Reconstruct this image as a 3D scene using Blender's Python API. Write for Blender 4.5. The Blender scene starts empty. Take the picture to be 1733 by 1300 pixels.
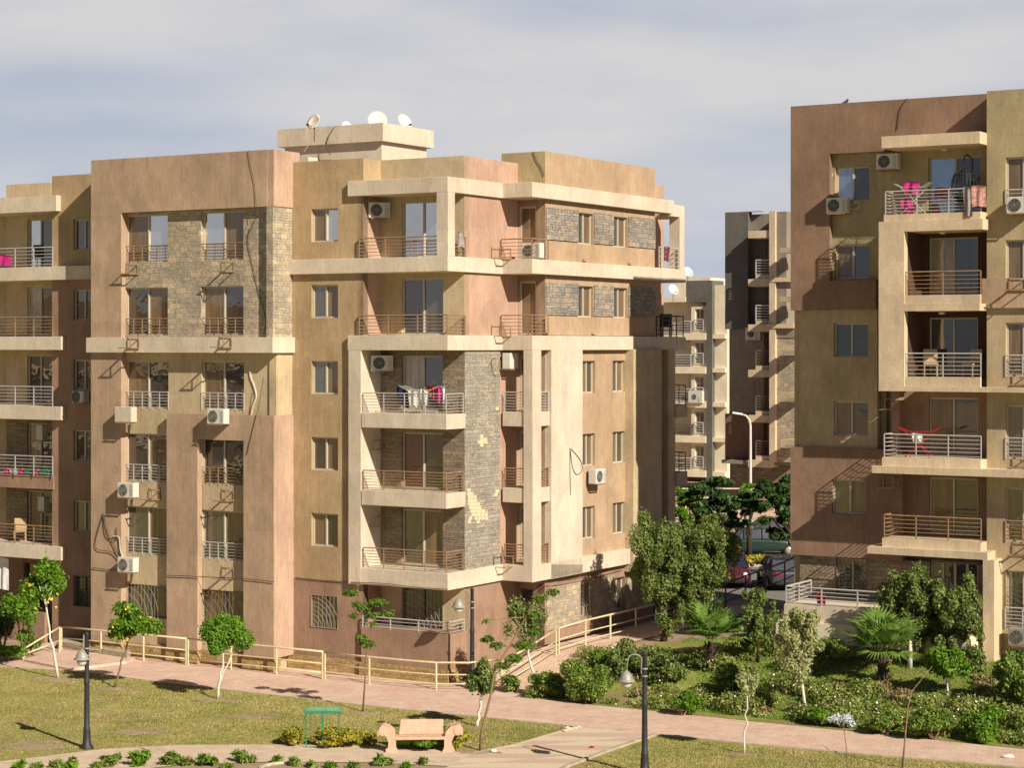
import bpy, math, random
import numpy as np
from mathutils import Vector
random.seed(4); RS=np.random.RandomState(7)
S=bpy.context.scene; COL=S.collection
# ---------- camera calibration (photo 1733x1300, horizon at row 585, focal 3500 px) ----------
F=3500.0; CX=866.5; HY=585.0; H=12.0
TH=math.radians(31.24); CT=math.cos(TH); ST=math.sin(TH)      # street grid is turned by this angle
def dxy(px):
    d=(px-CX)/F; return d*CT-ST, d*ST+CT
def fx(px,y):            # grid x of an image column on the front-facing plane y
    a,b=dxy(px); return a*y/b
def fz(px,py,y):
    a,b=dxy(px); return H-(py-HY)*(y/b)/F
def sy(px,x):            # grid y of an image column on the side-facing plane x
    a,b=dxy(px); return b*x/a
def sz(px,py,x):
    a,b=dxy(px); return H-(py-HY)*(x/a)/F
def w2s(X,Y): return X*CT-Y*ST, X*ST+Y*CT
def s2w(x,y): return x*CT+y*ST, -x*ST+y*CT
def sm(t): t=min(1,max(0,t)); return t*t*(3-2*t)
def hs(x,y):             # height of the ground in grid coordinates
    side=sm((x+40.2)/1.2)
    h=.82*sm((y-60.6)/5.5)*(side if y<80 else 1)
    h+=.5*sm((y-62.5)/6)*sm((x+36)/4)*(1-sm((y-78)/6)*sm((-30-x)/3))
    return h
def hw(X,Y): return hs(*w2s(X,Y))
def G(px,py):            # ground point seen at a pixel
    z=0
    for _ in range(25):
        Y=(H-z)*F/(py-HY); X=(px-CX)*Y/F; z=.5*z+.5*hw(X,Y)
    return X,Y,z
def at(px,py,Y): return (px-CX)*Y/F, Y, H-(py-HY)*Y/F
# ---------- materials ----------
MATS={}
def nt(name):
    m=bpy.data.materials.new(name); m.use_nodes=True; MATS[name]=m
    n=m.node_tree.nodes; l=m.node_tree.links
    return m,n,l,n['Principled BSDF']
def ramp(n,stops):
    r=n.new('ShaderNodeValToRGB'); e=r.color_ramp.elements
    while len(e)<len(stops): e.new(.5)
    for i,(p,c) in enumerate(stops):
        e[i].position=p; e[i].color=(*c,1) if len(c)==3 else c
    return r
def noise(n,l,vec,scale,detail=4,rough=.55):
    t=n.new('ShaderNodeTexNoise'); t.inputs['Scale'].default_value=scale
    t.inputs['Detail'].default_value=detail; t.inputs['Roughness'].default_value=rough
    if vec: l.new(vec,t.inputs['Vector'])
    return t.outputs['Fac']
def mapn(n,l,vec,sc):
    m=n.new('ShaderNodeMapping'); m.inputs['Scale'].default_value=sc; l.new(vec,m.inputs['Vector']); return m.outputs['Vector']
def mul(n,l,col,fac,lo,hi,f0=.3,f1=.7):
    mr=n.new('ShaderNodeMapRange'); mr.inputs['From Min'].default_value=f0; mr.inputs['From Max'].default_value=f1
    mr.inputs['To Min'].default_value=lo; mr.inputs['To Max'].default_value=hi; l.new(fac,mr.inputs['Value'])
    v=n.new('ShaderNodeVectorMath'); v.operation='SCALE'; l.new(col,v.inputs[0]); l.new(mr.outputs[0],v.inputs['Scale'])
    return v.outputs[0]
def bump(n,l,b,h,strength,dist,prev=None):
    bp=n.new('ShaderNodeBump'); bp.inputs['Strength'].default_value=strength; bp.inputs['Distance'].default_value=dist
    l.new(h,bp.inputs['Height'])
    if prev: l.new(prev,bp.inputs['Normal'])
    l.new(bp.outputs[0],b.inputs['Normal']); return bp.outputs[0]
def stucco(name,c,c2=None,streak=.16,rough=.9,bs=.5):
    m,n,l,b=nt(name)
    tc=n.new('ShaderNodeTexCoord').outputs['Object']
    c2=c2 or tuple(min(1,k*1.15) for k in c)
    big=noise(n,l,tc,.55,5,.62)
    r=ramp(n,[(.35,c),(.65,c2)]); l.new(big,r.inputs[0]); col=r.outputs[0]
    st=noise(n,l,mapn(n,l,tc,(4,4,.5)),3.2,6,.75)
    col=mul(n,l,col,st,1-streak*.75,1+streak*.6,.34,.66)
    st2=noise(n,l,mapn(n,l,tc,(1.1,1.1,.5)),1.1,6,.75)
    col=mul(n,l,col,st2,1-streak*.9,1.06,.36,.62)
    sa=noise(n,l,mapn(n,l,tc,(7,7,.12)),1.0,4,.8); sb=noise(n,l,mapn(n,l,tc,(.8,.8,.5)),1,3,.6)
    mm_=n.new('ShaderNodeMath'); mm_.operation='MULTIPLY'; l.new(sa,mm_.inputs[0]); l.new(sb,mm_.inputs[1]); col=mul(n,l,col,mm_.outputs[0],1.02,1-streak*.75,.24,.42)
    vo=n.new('ShaderNodeTexVoronoi'); vo.distance='CHEBYCHEV'; vo.inputs['Scale'].default_value=.42; l.new(tc,vo.inputs['Vector']); sv=n.new('ShaderNodeSeparateColor'); l.new(vo.outputs['Color'],sv.inputs[0]); col=mul(n,l,col,sv.outputs[0],.945,1.045,0,1)
    fine=noise(n,l,tc,26,3,.7)
    col=mul(n,l,col,fine,.86,1.12)
    l.new(col,b.inputs['Base Color']); b.inputs['Roughness'].default_value=rough; b.inputs['Specular IOR Level'].default_value=.25
    p=bump(n,l,b,noise(n,l,mapn(n,l,tc,(1,1,.4)),34,3,.7),bs*.8,.018)
    bump(n,l,b,noise(n,l,tc,1.3,3),.25,.08,p)
    return m
def stone(name,cols,bw=.32,bh=.12,mortar=(.2,.15,.1),bs=.9):
    m,n,l,b=nt(name)
    tc=n.new('ShaderNodeTexCoord').outputs['Object']
    sp=n.new('ShaderNodeSeparateXYZ'); l.new(tc,sp.inputs[0])
    ad=n.new('ShaderNodeMath'); l.new(sp.outputs[0],ad.inputs[0]); l.new(sp.outputs[1],ad.inputs[1])
    wob=noise(n,l,tc,3,2); 
    wm=n.new('ShaderNodeMath'); wm.operation='MULTIPLY_ADD'; wm.inputs[1].default_value=.08; l.new(wob,wm.inputs[0]); l.new(sp.outputs[2],wm.inputs[2])
    cb=n.new('ShaderNodeCombineXYZ'); l.new(ad.outputs[0],cb.inputs[0]); l.new(wm.outputs[0],cb.inputs[1])
    def brick(w_,h_,off):
        br=n.new('ShaderNodeTexBrick'); l.new(cb.outputs[0],br.inputs['Vector'])
        br.inputs['Scale'].default_value=1; br.inputs['Brick Width'].default_value=w_; br.inputs['Row Height'].default_value=h_
        br.inputs['Mortar Size'].default_value=.006; br.inputs['Mortar Smooth'].default_value=.5; br.inputs['Bias'].default_value=0
        br.offset=off; br.squash=1.5; br.squash_frequency=3
        br.inputs['Color1'].default_value=(0,0,0,1); br.inputs['Color2'].default_value=(1,1,1,1); br.inputs['Mortar'].default_value=(.5,.5,.5,1); return br
    b1=brick(bw*1.15,bh*1.5,.37); b2=brick(bw*.55,bh*.75,.43)
    gt=n.new('ShaderNodeMath'); gt.operation='GREATER_THAN'; gt.inputs[1].default_value=.52; l.new(b1.outputs['Color'],gt.inputs[0])
    def pick(o):
        q=n.new('ShaderNodeMix'); q.data_type='RGBA'; l.new(gt.outputs[0],q.inputs[0]); l.new(b1.outputs[o],q.inputs[6]); l.new(b2.outputs[o],q.inputs[7]); return q.outputs[2]
    bc=pick('Color'); bf0=pick('Fac'); mxx=n.new('ShaderNodeMath'); mxx.operation='MAXIMUM'; l.new(bf0,mxx.inputs[0]); l.new(b1.outputs['Fac'],mxx.inputs[1]); bf=mxx.outputs[0]
    k=len(cols); r=ramp(n,[(i/(k-1),c) for i,c in enumerate(cols)]); l.new(bc,r.inputs[0])
    mx=n.new('ShaderNodeMix'); mx.data_type='RGBA'; l.new(bf,mx.inputs[0]); l.new(r.outputs[0],mx.inputs[6]); mx.inputs[7].default_value=(*mortar,1)
    col=mul(n,l,mx.outputs[2],noise(n,l,tc,9,5,.7),.7,1.25)
    col=mul(n,l,col,noise(n,l,tc,.9,4,.6),.8,1.12)
    l.new(col,b.inputs['Base Color']); b.inputs['Roughness'].default_value=.9; b.inputs['Specular IOR Level'].default_value=.2
    hm=n.new('ShaderNodeMath'); hm.operation='SUBTRACT'; l.new(bc,hm.inputs[0]); l.new(bf,hm.inputs[1])
    p=bump(n,l,b,hm.outputs[0],bs,.05)
    bump(n,l,b,noise(n,l,tc,14,5,.7),.8,.05,p)
    return m
def plain(name,c,rough=.6,metal=0,var=.12,spec=.4,scale=6,bs=.0):
    m,n,l,b=nt(name); tc=n.new('ShaderNodeTexCoord').outputs['Object']
    rgb=n.new('ShaderNodeRGB'); rgb.outputs[0].default_value=(*c,1)
    col=mul(n,l,rgb.outputs[0],noise(n,l,tc,scale,5,.65),1-var,1+var)
    l.new(col,b.inputs['Base Color']); b.inputs['Roughness'].default_value=rough; b.inputs['Metallic'].default_value=metal
    b.inputs['Specular IOR Level'].default_value=spec
    if bs: bump(n,l,b,noise(n,l,tc,scale*3,4),bs,.02)
    return m
def glass(name,c,fac,vert=.35):
    m,n,l,b=nt(name); tc=n.new('ShaderNodeTexCoord').outputs['Object']
    rgb=n.new('ShaderNodeRGB'); rgb.outputs[0].default_value=(*c,1)
    col=mul(n,l,rgb.outputs[0],noise(n,l,mapn(n,l,tc,(7,7,.5)),1.2,3),1-vert,1+vert)
    l.new(col,b.inputs['Base Color']); b.inputs['Roughness'].default_value=.5
    g=n.new('ShaderNodeBsdfGlossy'); g.inputs['Roughness'].default_value=.02; g.inputs['Color'].default_value=(.95,.90,.82,1)
    bp=n.new('ShaderNodeBump'); bp.inputs['Strength'].default_value=.12; bp.inputs['Distance'].default_value=.05
    l.new(noise(n,l,tc,1.3,2),bp.inputs['Height']); l.new(bp.outputs[0],g.inputs['Normal'])
    mx=n.new('ShaderNodeMixShader'); mx.inputs[0].default_value=fac
    l.new(b.outputs[0],mx.inputs[1]); l.new(g.outputs[0],mx.inputs[2]); l.new(mx.outputs[0],n['Material Output'].inputs[0]); return m
def leaf(name,c1,c2,c3=None,tr=.35,sc=2.2):
    m,n,l,b=nt(name); tc=n.new('ShaderNodeTexCoord').outputs['Object']
    st=[(.34,c1),(.53,c2)]+([(.66,c3)] if c3 else [])
    r=ramp(n,st); l.new(noise(n,l,tc,sc,6,.8),r.inputs[0])
    col=mul(n,l,r.outputs[0],noise(n,l,tc,17,2),.7,1.35)
    l.new(col,b.inputs['Base Color']); b.inputs['Roughness'].default_value=.55; b.inputs['Specular IOR Level'].default_value=.35
    t=n.new('ShaderNodeBsdfTranslucent'); l.new(col,t.inputs[0])
    mx=n.new('ShaderNodeMixShader'); mx.inputs[0].default_value=tr
    l.new(b.outputs[0],mx.inputs[1]); l.new(t.outputs[0],mx.inputs[2]); l.new(mx.outputs[0],n['Material Output'].inputs[0]); return m
PINK=stucco('stucco_pink_brown',(.40,.28,.195),(.47,.335,.235))
PINK_LIT=stucco('stucco_pink_brown_sunlit',(.43,.29,.215),(.50,.345,.26))  # same paint as PINK, sunlit tone put into the colour for side faces
TAN2=stucco('stucco_drab_tan',(.41,.32,.20),(.48,.38,.245))
BROWN2=stucco('stucco_chocolate',(.235,.148,.102),(.285,.182,.128))
OLIVE2=stucco('stucco_drab_olive',(.37,.30,.175),(.43,.35,.21))
CREAM2=stucco('stucco_sand',(.57,.45,.315),(.64,.51,.36),.12)
PINKL=stucco('stucco_rose',(.43,.275,.205),(.50,.325,.245))
GOLD=stucco('stucco_golden_brown',(.40,.285,.165),(.47,.345,.205))
TAN=stucco('stucco_tan',(.47,.37,.235),(.54,.43,.28))
OLIVE=stucco('stucco_olive',(.38,.30,.165),(.45,.36,.20))
SIDEB=stucco('stucco_light_brown',(.41,.285,.185),(.47,.335,.225))
CREAM=stucco('stucco_cream',(.575,.485,.385),(.64,.55,.445),.12)
CREAMW=stucco('stucco_pale_cream',(.72,.62,.46),(.78,.68,.52),.08)
RUST=stucco('stucco_red_brown',(.29,.185,.13),(.35,.225,.16))
BROWN=stucco('stucco_dark_brown',(.165,.095,.065),(.21,.125,.088))
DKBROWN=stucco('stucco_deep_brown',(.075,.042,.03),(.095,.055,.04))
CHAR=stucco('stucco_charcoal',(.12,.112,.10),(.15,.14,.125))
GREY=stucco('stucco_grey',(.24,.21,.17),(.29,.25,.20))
STONE=stone('ledger_stone_beige',[(.44,.37,.27),(.35,.31,.25),(.56,.45,.31),(.42,.35,.26),(.36,.32,.28),(.50,.42,.32),(.40,.31,.24)],.30,.13,(.31,.25,.18),.7)
STONEG=stone('ledger_stone_grey',[(.34,.31,.265),(.42,.37,.31),(.29,.27,.24),(.46,.39,.30),(.37,.34,.30),(.53,.45,.34)],.38,.10,(.17,.14,.1),.7)
STONED=stone('ledger_stone_brown',[(.27,.21,.15),(.34,.27,.185),(.22,.18,.14),(.31,.25,.19)],.4,.10)
STONEB=stone('split_stone_blue_grey',[(.29,.27,.25),(.42,.34,.26),(.24,.23,.225),(.33,.31,.29),(.48,.41,.32)],.28,.13)
YSTONE=stone('rough_yellow_stone',[(.50,.34,.14),(.40,.27,.12),(.58,.43,.2),(.36,.25,.13)],.22,.14,(.3,.2,.1),1)
PATCH=plain('pale_stone_patch',(.62,.52,.36),.9,bs=.5)
RAILR=plain('rusty_rail_paint',(.30,.19,.11),.6,var=.3,scale=9)
RAILG=plain('silver_rail_paint',(.50,.48,.47),.5,.2,.1)
RAILC=plain('cream_fence_paint',(.62,.54,.34),.55,0,.15)
RAILD=plain('dark_rail_paint',(.13,.10,.08),.6)
FRAME=plain('aluminium_cream',(.50,.46,.38),.45,0,.08)
GRILL=plain('painted_grille',(.36,.31,.23),.6)
FRAMED=plain('dark_window_frame',(.09,.09,.095),.5)
GCUR=glass('glass_brown_blind',(.17,.11,.058),.07)
GDARK=glass('glass_dark_room',(.022,.018,.015),.13)
GSKY=glass('glass_reflecting_sky',(.16,.18,.20),.62)
GMID=glass('glass_grey_room',(.06,.055,.042),.15)
GLT=glass('glass_pale_curtain',(.36,.31,.23),.08)
GRED=glass('glass_red_curtain',(.08,.018,.014),.1)
WHITE=plain('white_painted_metal',(.60,.58,.53),.45,0,.08)
BLACK=plain('black_plastic',(.02,.02,.022),.5)
CLOTHW=plain('white_cloth',(.72,.71,.70),.9); CLOTHP=plain('magenta_cloth',(.55,.03,.22),.9); CLOTHR=plain('red_cloth',(.42,.02,.03),.9)
CLOTHM=plain('maroon_cloth',(.13,.025,.03),.9); CLOTHB=plain('navy_cloth',(.02,.025,.07),.9); CLOTHK=plain('black_cloth',(.014,.014,.016),.9)
CLOTHF=plain('flowered_quilt',(.62,.33,.28),.9,0,.6,.3,11); CLOTHG=plain('patterned_grey_cloth',(.30,.25,.25),.9,0,.4,.3,20)
POLE=plain('black_cast_iron',(.028,.028,.032),.55,.1,.3,.5,9); LHEAD=plain('grey_lamp_cap',(.30,.29,.26),.5,.1)
LGLASS=plain('frosted_lamp_glass',(.62,.58,.5),.25,0,.05,.5)
GPAINT=plain('green_sign_paint',(.02,.20,.12),.5,0,.15); GBOARD=plain('faded_green_board',(.13,.27,.16),.7,0,.35,.3,5)
BENCH=plain('pink_cast_concrete',(.58,.37,.27),.8,0,.14,.3,5,.3)
BARKW=plain('whitewashed_bark',(.62,.57,.49),.9,0,.2,.2,14,.4); BARK=plain('brown_bark',(.25,.16,.10),.9,0,.3,.2,12,.6); BARKD=plain('dark_bark',(.05,.035,.025),.9,0,.3,.2,12,.6)
CABLE=plain('black_cable',(.05,.04,.035),.6); CABLEW=plain('pale_pipe_wrap',(.55,.48,.38),.7)
L_BRT=leaf('leaves_bright_green',(.07,.17,.012),(.15,.29,.02),(.24,.38,.03))
L_TOP=leaf('leaves_topiary',(.07,.17,.015),(.16,.32,.025),(.26,.42,.04),.35,4)
L_DRK=leaf('leaves_dark_green',(.03,.07,.018),(.06,.12,.03),(.10,.17,.04),.3)
L_OLV=leaf('leaves_olive_green',(.06,.11,.02),(.19,.25,.06),(.44,.46,.19),.3,3)
L_VAR=leaf('leaves_variegated',(.18,.23,.07),(.42,.44,.2),(.66,.62,.34),.3,5)
L_YEL=leaf('leaves_yellow_green',(.16,.19,.02),(.40,.36,.04),(.6,.5,.05),.3,3)
L_SHR=leaf('leaves_shrub',(.08,.15,.02),(.21,.30,.05),(.38,.44,.12),.35)
L_COV=leaf('leaves_ground_cover',(.10,.16,.025),(.27,.32,.07),(.50,.47,.2),.35,1.1)
L_PALM=leaf('palm_leaf',(.07,.15,.025),(.17,.28,.05),(.33,.42,.12),.35,3)
L_ACA=leaf('leaves_feathery',(.08,.17,.02),(.15,.26,.03),(.22,.33,.04),.4)
FLY=plain('yellow_flower',(.85,.62,.02),.7); FLW=plain('white_flower',(.8,.8,.78),.7); FLR=plain('red_flower',(.6,.05,.03),.7); FLG=plain('pale_grey_leaf',(.52,.56,.57),.8)
# ---------- mesh builder ----------
class MB:
    def __init__(s,o=(0,0,0)): s.v=[]; s.f=[]; s.o=o
    def add(s,vs,fs):
        b=len(s.v); s.v+=[tuple(p) for p in vs]; s.f+=[tuple(i+b for i in q) for q in fs]
    def box(s,x0,x1,y0,y1,z0,z1):
        if x0>x1:x0,x1=x1,x0
        if y0>y1:y0,y1=y1,y0
        s.add([(x0,y0,z0),(x1,y0,z0),(x1,y1,z0),(x0,y1,z0),(x0,y0,z1),(x1,y0,z1),(x1,y1,z1),(x0,y1,z1)],
              [(0,3,2,1),(4,5,6,7),(0,1,5,4),(1,2,6,5),(2,3,7,6),(3,0,4,7)]); return s
    def prism(s,poly,z0,z1):
        n=len(poly); s.add([(x,y,z0) for x,y in poly]+[(x,y,z1) for x,y in poly],
              [tuple(range(n-1,-1,-1)),tuple(range(n,2*n))]+[(i,(i+1)%n,n+(i+1)%n,n+i) for i in range(n)]); return s
    def tube(s,pts,r,seg=6,cap=True):
        pts=[Vector(p) for p in pts]; n=len(pts); rr=r if isinstance(r,(list,tuple)) else [r]*n
        vs=[];fs=[]; ref=None
        for i,p in enumerate(pts):
            t=(pts[min(i+1,n-1)]-pts[max(i-1,0)]).normalized()
            if ref is None: ref=Vector((0,0,1)) if abs(t.z)<.9 else Vector((1,0,0))
            a=t.cross(ref).normalized(); b=a.cross(t).normalized(); ref=b
            for k in range(seg):
                an=2*math.pi*k/seg+math.pi/4*(seg==4); vs.append(p+(a*math.cos(an)+b*math.sin(an))*rr[i])
        for i in range(n-1):
            for k in range(seg):
                k2=(k+1)%seg; fs.append((i*seg+k,i*seg+k2,(i+1)*seg+k2,(i+1)*seg+k))
        if cap: fs+= [tuple(range(seg-1,-1,-1)),tuple(range((n-1)*seg,n*seg))]
        s.add(vs,fs); return s
    def lathe(s,c,prof,seg=16,axis='z'):
        vs=[];fs=[]
        for r,h in prof:
            for k in range(seg):
                a=2*math.pi*k/seg
                p=(r*math.cos(a),r*math.sin(a),h)
                if axis=='y': p=(p[0],h,p[1])
                if axis=='x': p=(h,p[0],p[1])
                vs.append((c[0]+p[0],c[1]+p[1],c[2]+p[2]))
        for i in range(len(prof)-1):
            for k in range(seg):
                k2=(k+1)%seg; fs.append((i*seg+k,i*seg+k2,(i+1)*seg+k2,(i+1)*seg+k))
        fs+=[tuple(range(seg-1,-1,-1)),tuple(range((len(prof)-1)*seg,len(prof)*seg))]
        s.add(vs,fs); return s
    def build(s,name,mat,parent=None,smooth=False,bev=0):
        v=np.array(s.v,dtype=float)-np.array(s.o)
        me=bpy.data.meshes.new(name); me.from_pydata(v.tolist(),[],s.f); me.materials.append(mat)
        if smooth: me.polygons.foreach_set('use_smooth',[True]*len(me.polygons))
        ob=bpy.data.objects.new(name,me); COL.objects.link(ob)
        if parent: ob.parent=parent
        if bev:
            m=ob.modifiers.new('bevel','BEVEL'); m.width=bev; m.segments=2; m.limit_method='ANGLE'
        return ob
def tag(o,label,cat,group=None,kind=None):
    if label:o['label']=label
    if cat:o['category']=cat
    if group:o['group']=group
    if kind:o['kind']=kind
    return o
def thing(name,label,cat,loc=(0,0,0),rz=0,group=None):
    o=bpy.data.objects.new(name,None); COL.objects.link(o); o.location=loc; o.rotation_euler=(0,0,rz); o.empty_display_size=.2
    return tag(o,label,cat,group)
def sthing(name,label,cat,s,group=None):     # thing at grid position s, turned with the street grid
    X,Y=s2w(s[0],s[1]); return thing(name,label,cat,(X,Y,s[2]),-TH,group)
def fastmesh(name,V,n,mat,parent=None,tri=False):   # V: (k*n,3) verts in faces of n corners
    k=len(V)//n; me=bpy.data.meshes.new(name); me.vertices.add(len(V)); me.vertices.foreach_set('co',V.astype(np.float32).ravel())
    me.loops.add(len(V)); me.loops.foreach_set('vertex_index',np.arange(len(V),dtype=np.int32))
    me.polygons.add(k); me.polygons.foreach_set('loop_start',(np.arange(k)*n).astype(np.int32)); me.polygons.foreach_set('loop_total',np.full(k,n,dtype=np.int32))
    me.update(); me.materials.append(mat)
    ob=bpy.data.objects.new(name,me); COL.objects.link(ob)
    if parent: ob.parent=parent
    return ob
# ---------- building helpers ----------
def P(ax,c,a,d,z): return (a,c+d,z) if ax=='F' else (c-d,a,z)
def wall(mb,ax,c,a0,a1,z0,z1,holes=(),d=.2,t=.3):
    A=sorted({a0,a1}|{h for q in holes for h in q[:2]}); Z=sorted({z0,z1}|{h for q in holes for h in q[2:4]})
    A=[a for a in A if a0-1e-6<=a<=a1+1e-6]; Z=[z for z in Z if z0-1e-6<=z<=z1+1e-6]
    for i in range(len(A)-1):
        for j in range(len(Z)-1):
            am=(A[i]+A[i+1])/2; zm=(Z[j]+Z[j+1])/2
            if any(q[0]<am<q[1] and q[2]<zm<q[3] for q in holes): continue
            mb.add([P(ax,c,A[i],0,Z[j]),P(ax,c,A[i+1],0,Z[j]),P(ax,c,A[i+1],0,Z[j+1]),P(ax,c,A[i],0,Z[j+1])],[(0,1,2,3)])
    for (b0,b1,y0,y1,dd) in [(a0,a1,z0,z1,t)]+[(max(q[0],a0),min(q[1],a1),max(q[2],z0),min(q[3],z1),d) for q in holes]:
        for (p,q) in (((b0,y0),(b1,y0)),((b1,y0),(b1,y1)),((b1,y1),(b0,y1)),((b0,y1),(b0,y0))):
            mb.add([P(ax,c,p[0],0,p[1]),P(ax,c,q[0],0,q[1]),P(ax,c,q[0],dd,q[1]),P(ax,c,p[0],dd,p[1])],[(0,1,2,3)])
def abox(mb,ax,c,a0,a1,d0,d1,z0,z1):
    p=P(ax,c,a0,d0,z0); q=P(ax,c,a1,d1,z1); mb.box(p[0],q[0],p[1],q[1],z0,z1)
class Bld:
    def __init__(s,name,label,cat,o): s.o=o; s.e=sthing(name,label,cat,o)
    def mb(s): return MB(s.o)
    def box(s,name,mat,*a,bev=0):
        m=s.mb(); m.box(*a); return m.build(name,mat,s.e,bev=bev)
    def wall(s,name,mat,*a,**k):
        m=s.mb(); wall(m,*a,**k); return m.build(name,mat,s.e)
    def window(s,ax,c,a0,a1,z0,z1,dep=.15,mats=None,fm=None,name='window',grille=None,split=1,fw=.055):
        fm=fm or FRAME; m=s.mb(); w=fw
        abox(m,ax,c,a0,a1,dep,dep+.07,z0,z0+w); abox(m,ax,c,a0,a1,dep,dep+.07,z1-w,z1)
        abox(m,ax,c,a0,a0+w,dep,dep+.07,z0+w,z1-w); abox(m,ax,c,a1-w,a1,dep,dep+.07,z0+w,z1-w)
        n=split+1; k=(a1-a0)/n
        for i in range(1,n): abox(m,ax,c,a0+k*i-w*.6,a0+k*i+w*.6,dep-.01,dep+.06,z0+w,z1-w)
        fr=m.build(name,fm,s.e)
        if mats is None: mats=random.choice([(GCUR,GMID),(GMID,GCUR),(GDARK,GCUR),(GCUR,GDARK)])
        for i in range(n):
            q=s.mb(); abox(q,ax,c,a0+k*i+(w if i==0 else w*.6),a0+k*(i+1)-(w if i==n-1 else w*.6),dep+.03+.012*i,dep+.045+.012*i,z0+w,z1-w)
            q.build('pane',mats[i%len(mats)],fr)
        if grille:
            q=s.mb(); g=-.02
            def pt(a,z): return P(ax,c,a,g,z)
            q.tube([pt(a0,z0),pt(a1,z0),pt(a1,z1),pt(a0,z1),pt(a0,z0)],.013,4)
            nb=max(4,int((a1-a0)/.16))
            for i in range(1,nb): q.tube([pt(a0+(a1-a0)*i/nb,z0),pt(a0+(a1-a0)*i/nb,z1)],.006,4)
            hw_=(a1-a0)
            for i in range(1,9):
                R=hw_*.13*i
                ps=[(a0+R*math.cos(t*math.pi/16),z0+R*math.sin(t*math.pi/16)) for t in range(9)]
                ps=[pt(a,z) for a,z in ps if a<=a1 and z<=z1]
                if len(ps)>1: q.tube(ps,.008,4)
            q.build('grille',grille,fr)
        return fr
    def rail(s,pts,z0,h=.75,nb=5,sp=.95,mat=None,name='railing',r=.017,mid=True):
        s_rail(s.mb(),pts,z0,h,nb,sp,r).build(name,mat or RAILR,s.e)
def s_rail(m,pts,z0,h,nb,sp,r):
    zt=lambda p:(p[2] if len(p)>2 else z0)
    for i in range(len(pts)-1):
        a,b=pts[i],pts[i+1]; L=math.hypot(b[0]-a[0],b[1]-a[1]); n=max(1,round(L/sp))
        for k in range(nb):
            zz=h*(.12+.88*k/(nb-1)); rr=r*1.5 if k==nb-1 else r*.8
            m.tube([(a[0],a[1],zt(a)+zz),(b[0],b[1],zt(b)+zz)],rr,5)
        for k in range(n+1):
            if k==n and i<len(pts)-2: continue
            f=k/n; x=a[0]+(b[0]-a[0])*f; y=a[1]+(b[1]-a[1])*f; z=zt(a)+(zt(b)-zt(a))*f
            m.tube([(x,y,z),(x,y,z+h)],r*1.35,4)
    return m
# =================== MAIN APARTMENT BLOCK (corner towards the camera) ===================
FL=[1.13,3.94,6.75,9.56,12.37,15.18,17.99]; SB=.54
yA=60.38; yR=60.66; yF=61.40; yB=61.56; yC=62.68; yG=65.08; yD=66.40
xA=-46.87; xI=-43.67; c0=-39.90; c1=-40.02; c3=-38.60; c2=-38.83
B=Bld('apartment_block','brown and cream apartment block in the middle with satellite dishes on its roof tower','building',(-45,66,0))
# solid cores behind the facades
B.box('core',TAN,-55.6,-47.1,60.95,76,0,17.9); B.box('core',TAN,-47.05,-43.95,61.85,76.2,0,17.86)
B.box('core',TAN,-43.9,-40.3,62.98,78.2,0,17.92); B.box('core',TAN,-40.28,-39.1,66.7,75.6,0,17.88)
B.box('core',TAN,-66,-55.7,63.4,76.1,0,17.84)
# --- block A: stone upper floors, beams and pilasters ---
xs=[fx(p,yR) for p in (212,285,341,413)]; xl=fx(205,yR)
def wz(k,lo=.03,hi=1.86): return FL[k]+lo,FL[k]+hi
hol=[]
for k in (5,4,3,2,1):
    for a,b in ((xs[0],xs[1]),(xs[2],xs[3])): hol.append((a,b,*wz(k)))
for a,b in ((xs[0],xs[1]),(xs[2],xs[3])): hol.append((a,b,1.55,2.8))
h_up=[h for h in hol if h[2]>12]; h_lo=[h for h in hol if h[2]<12]
B.wall('wall',GOLD,'F',yR+.004,xl-.2,xs[0],12.31,17.2,d=.2)
B.wall('stone_cladding',STONE,'F',yR-.04,xs[0]+.001,xA-.03,12.31,17.2,[h for h in h_up if h[0]>xs[0]+.01]+[(xs[0],xs[1],h[2],h[3]) for h in h_up if h[0]<xs[1]-.01],d=.24)
B.wall('wall',TAN,'F',yR,xl-.2,xA-.02,.55,11.8,h_lo,d=.2)
B.wall('plinth',YSTONE,'F',yR-.12,xl-.2,xA-.02,-.3,.55)
pl=fx(154,yA); pr=fx(205,yA)
B.wall('pilaster',PINK,'F',yA,pl,pr,.0,11.73,t=.4); B.wall('pilaster',PINK,'F',yA,pl,pr,12.31,17.13,t=.4)
B.box('roof_beam',PINK,pl,xA-.301,yA,yA+.62,17.13,19.22); B.box('roof_beam',PINK_LIT,xA-.3,xA+.001,yA+.02,yB+.4,17.131,19.215)
B.box('parapet',TAN,pl,pl+.3,yA+.62,75,17.9,19.2); B.box('parapet',TAN,pl+.3,xA,74.7,75,17.9,19.19)
B.box('parapet',PINK_LIT,xA-.3,xA,yB+.41,75,17.8,18.8)
B.box('cornice',CREAM,fx(146,yA-.15),xA+.1,yA-.17,yB-.002,11.73,12.31,bev=.01)
# the proud portal of the lower floors
q=[fx(p,yA-.02) for p in (282,334,412)]
B.box('portal_beam',PINK,q[0],xA+.03,yA-.02,yA+.25,8.47,9.42); B.box('portal_side',PINK_LIT,xA-.3,xA+.028,yA+.25,yB-.003,.5,9.415)
B.box('portal_pilaster',PINK,q[0],q[1],yA-.02,yA+.25,.5,8.47); B.box('portal_pilaster',PINK,q[2],xA+.03,yA-.02,yA+.25,.5,8.47)
for a,b in ((q[0]-.02,q[1]+.02),(q[2]-.02,xA+.06),(pl-.02,pr+.02)): B.box('plinth',YSTONE,a,b,yA-.08,yA+.2,-.3,.5)
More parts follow.
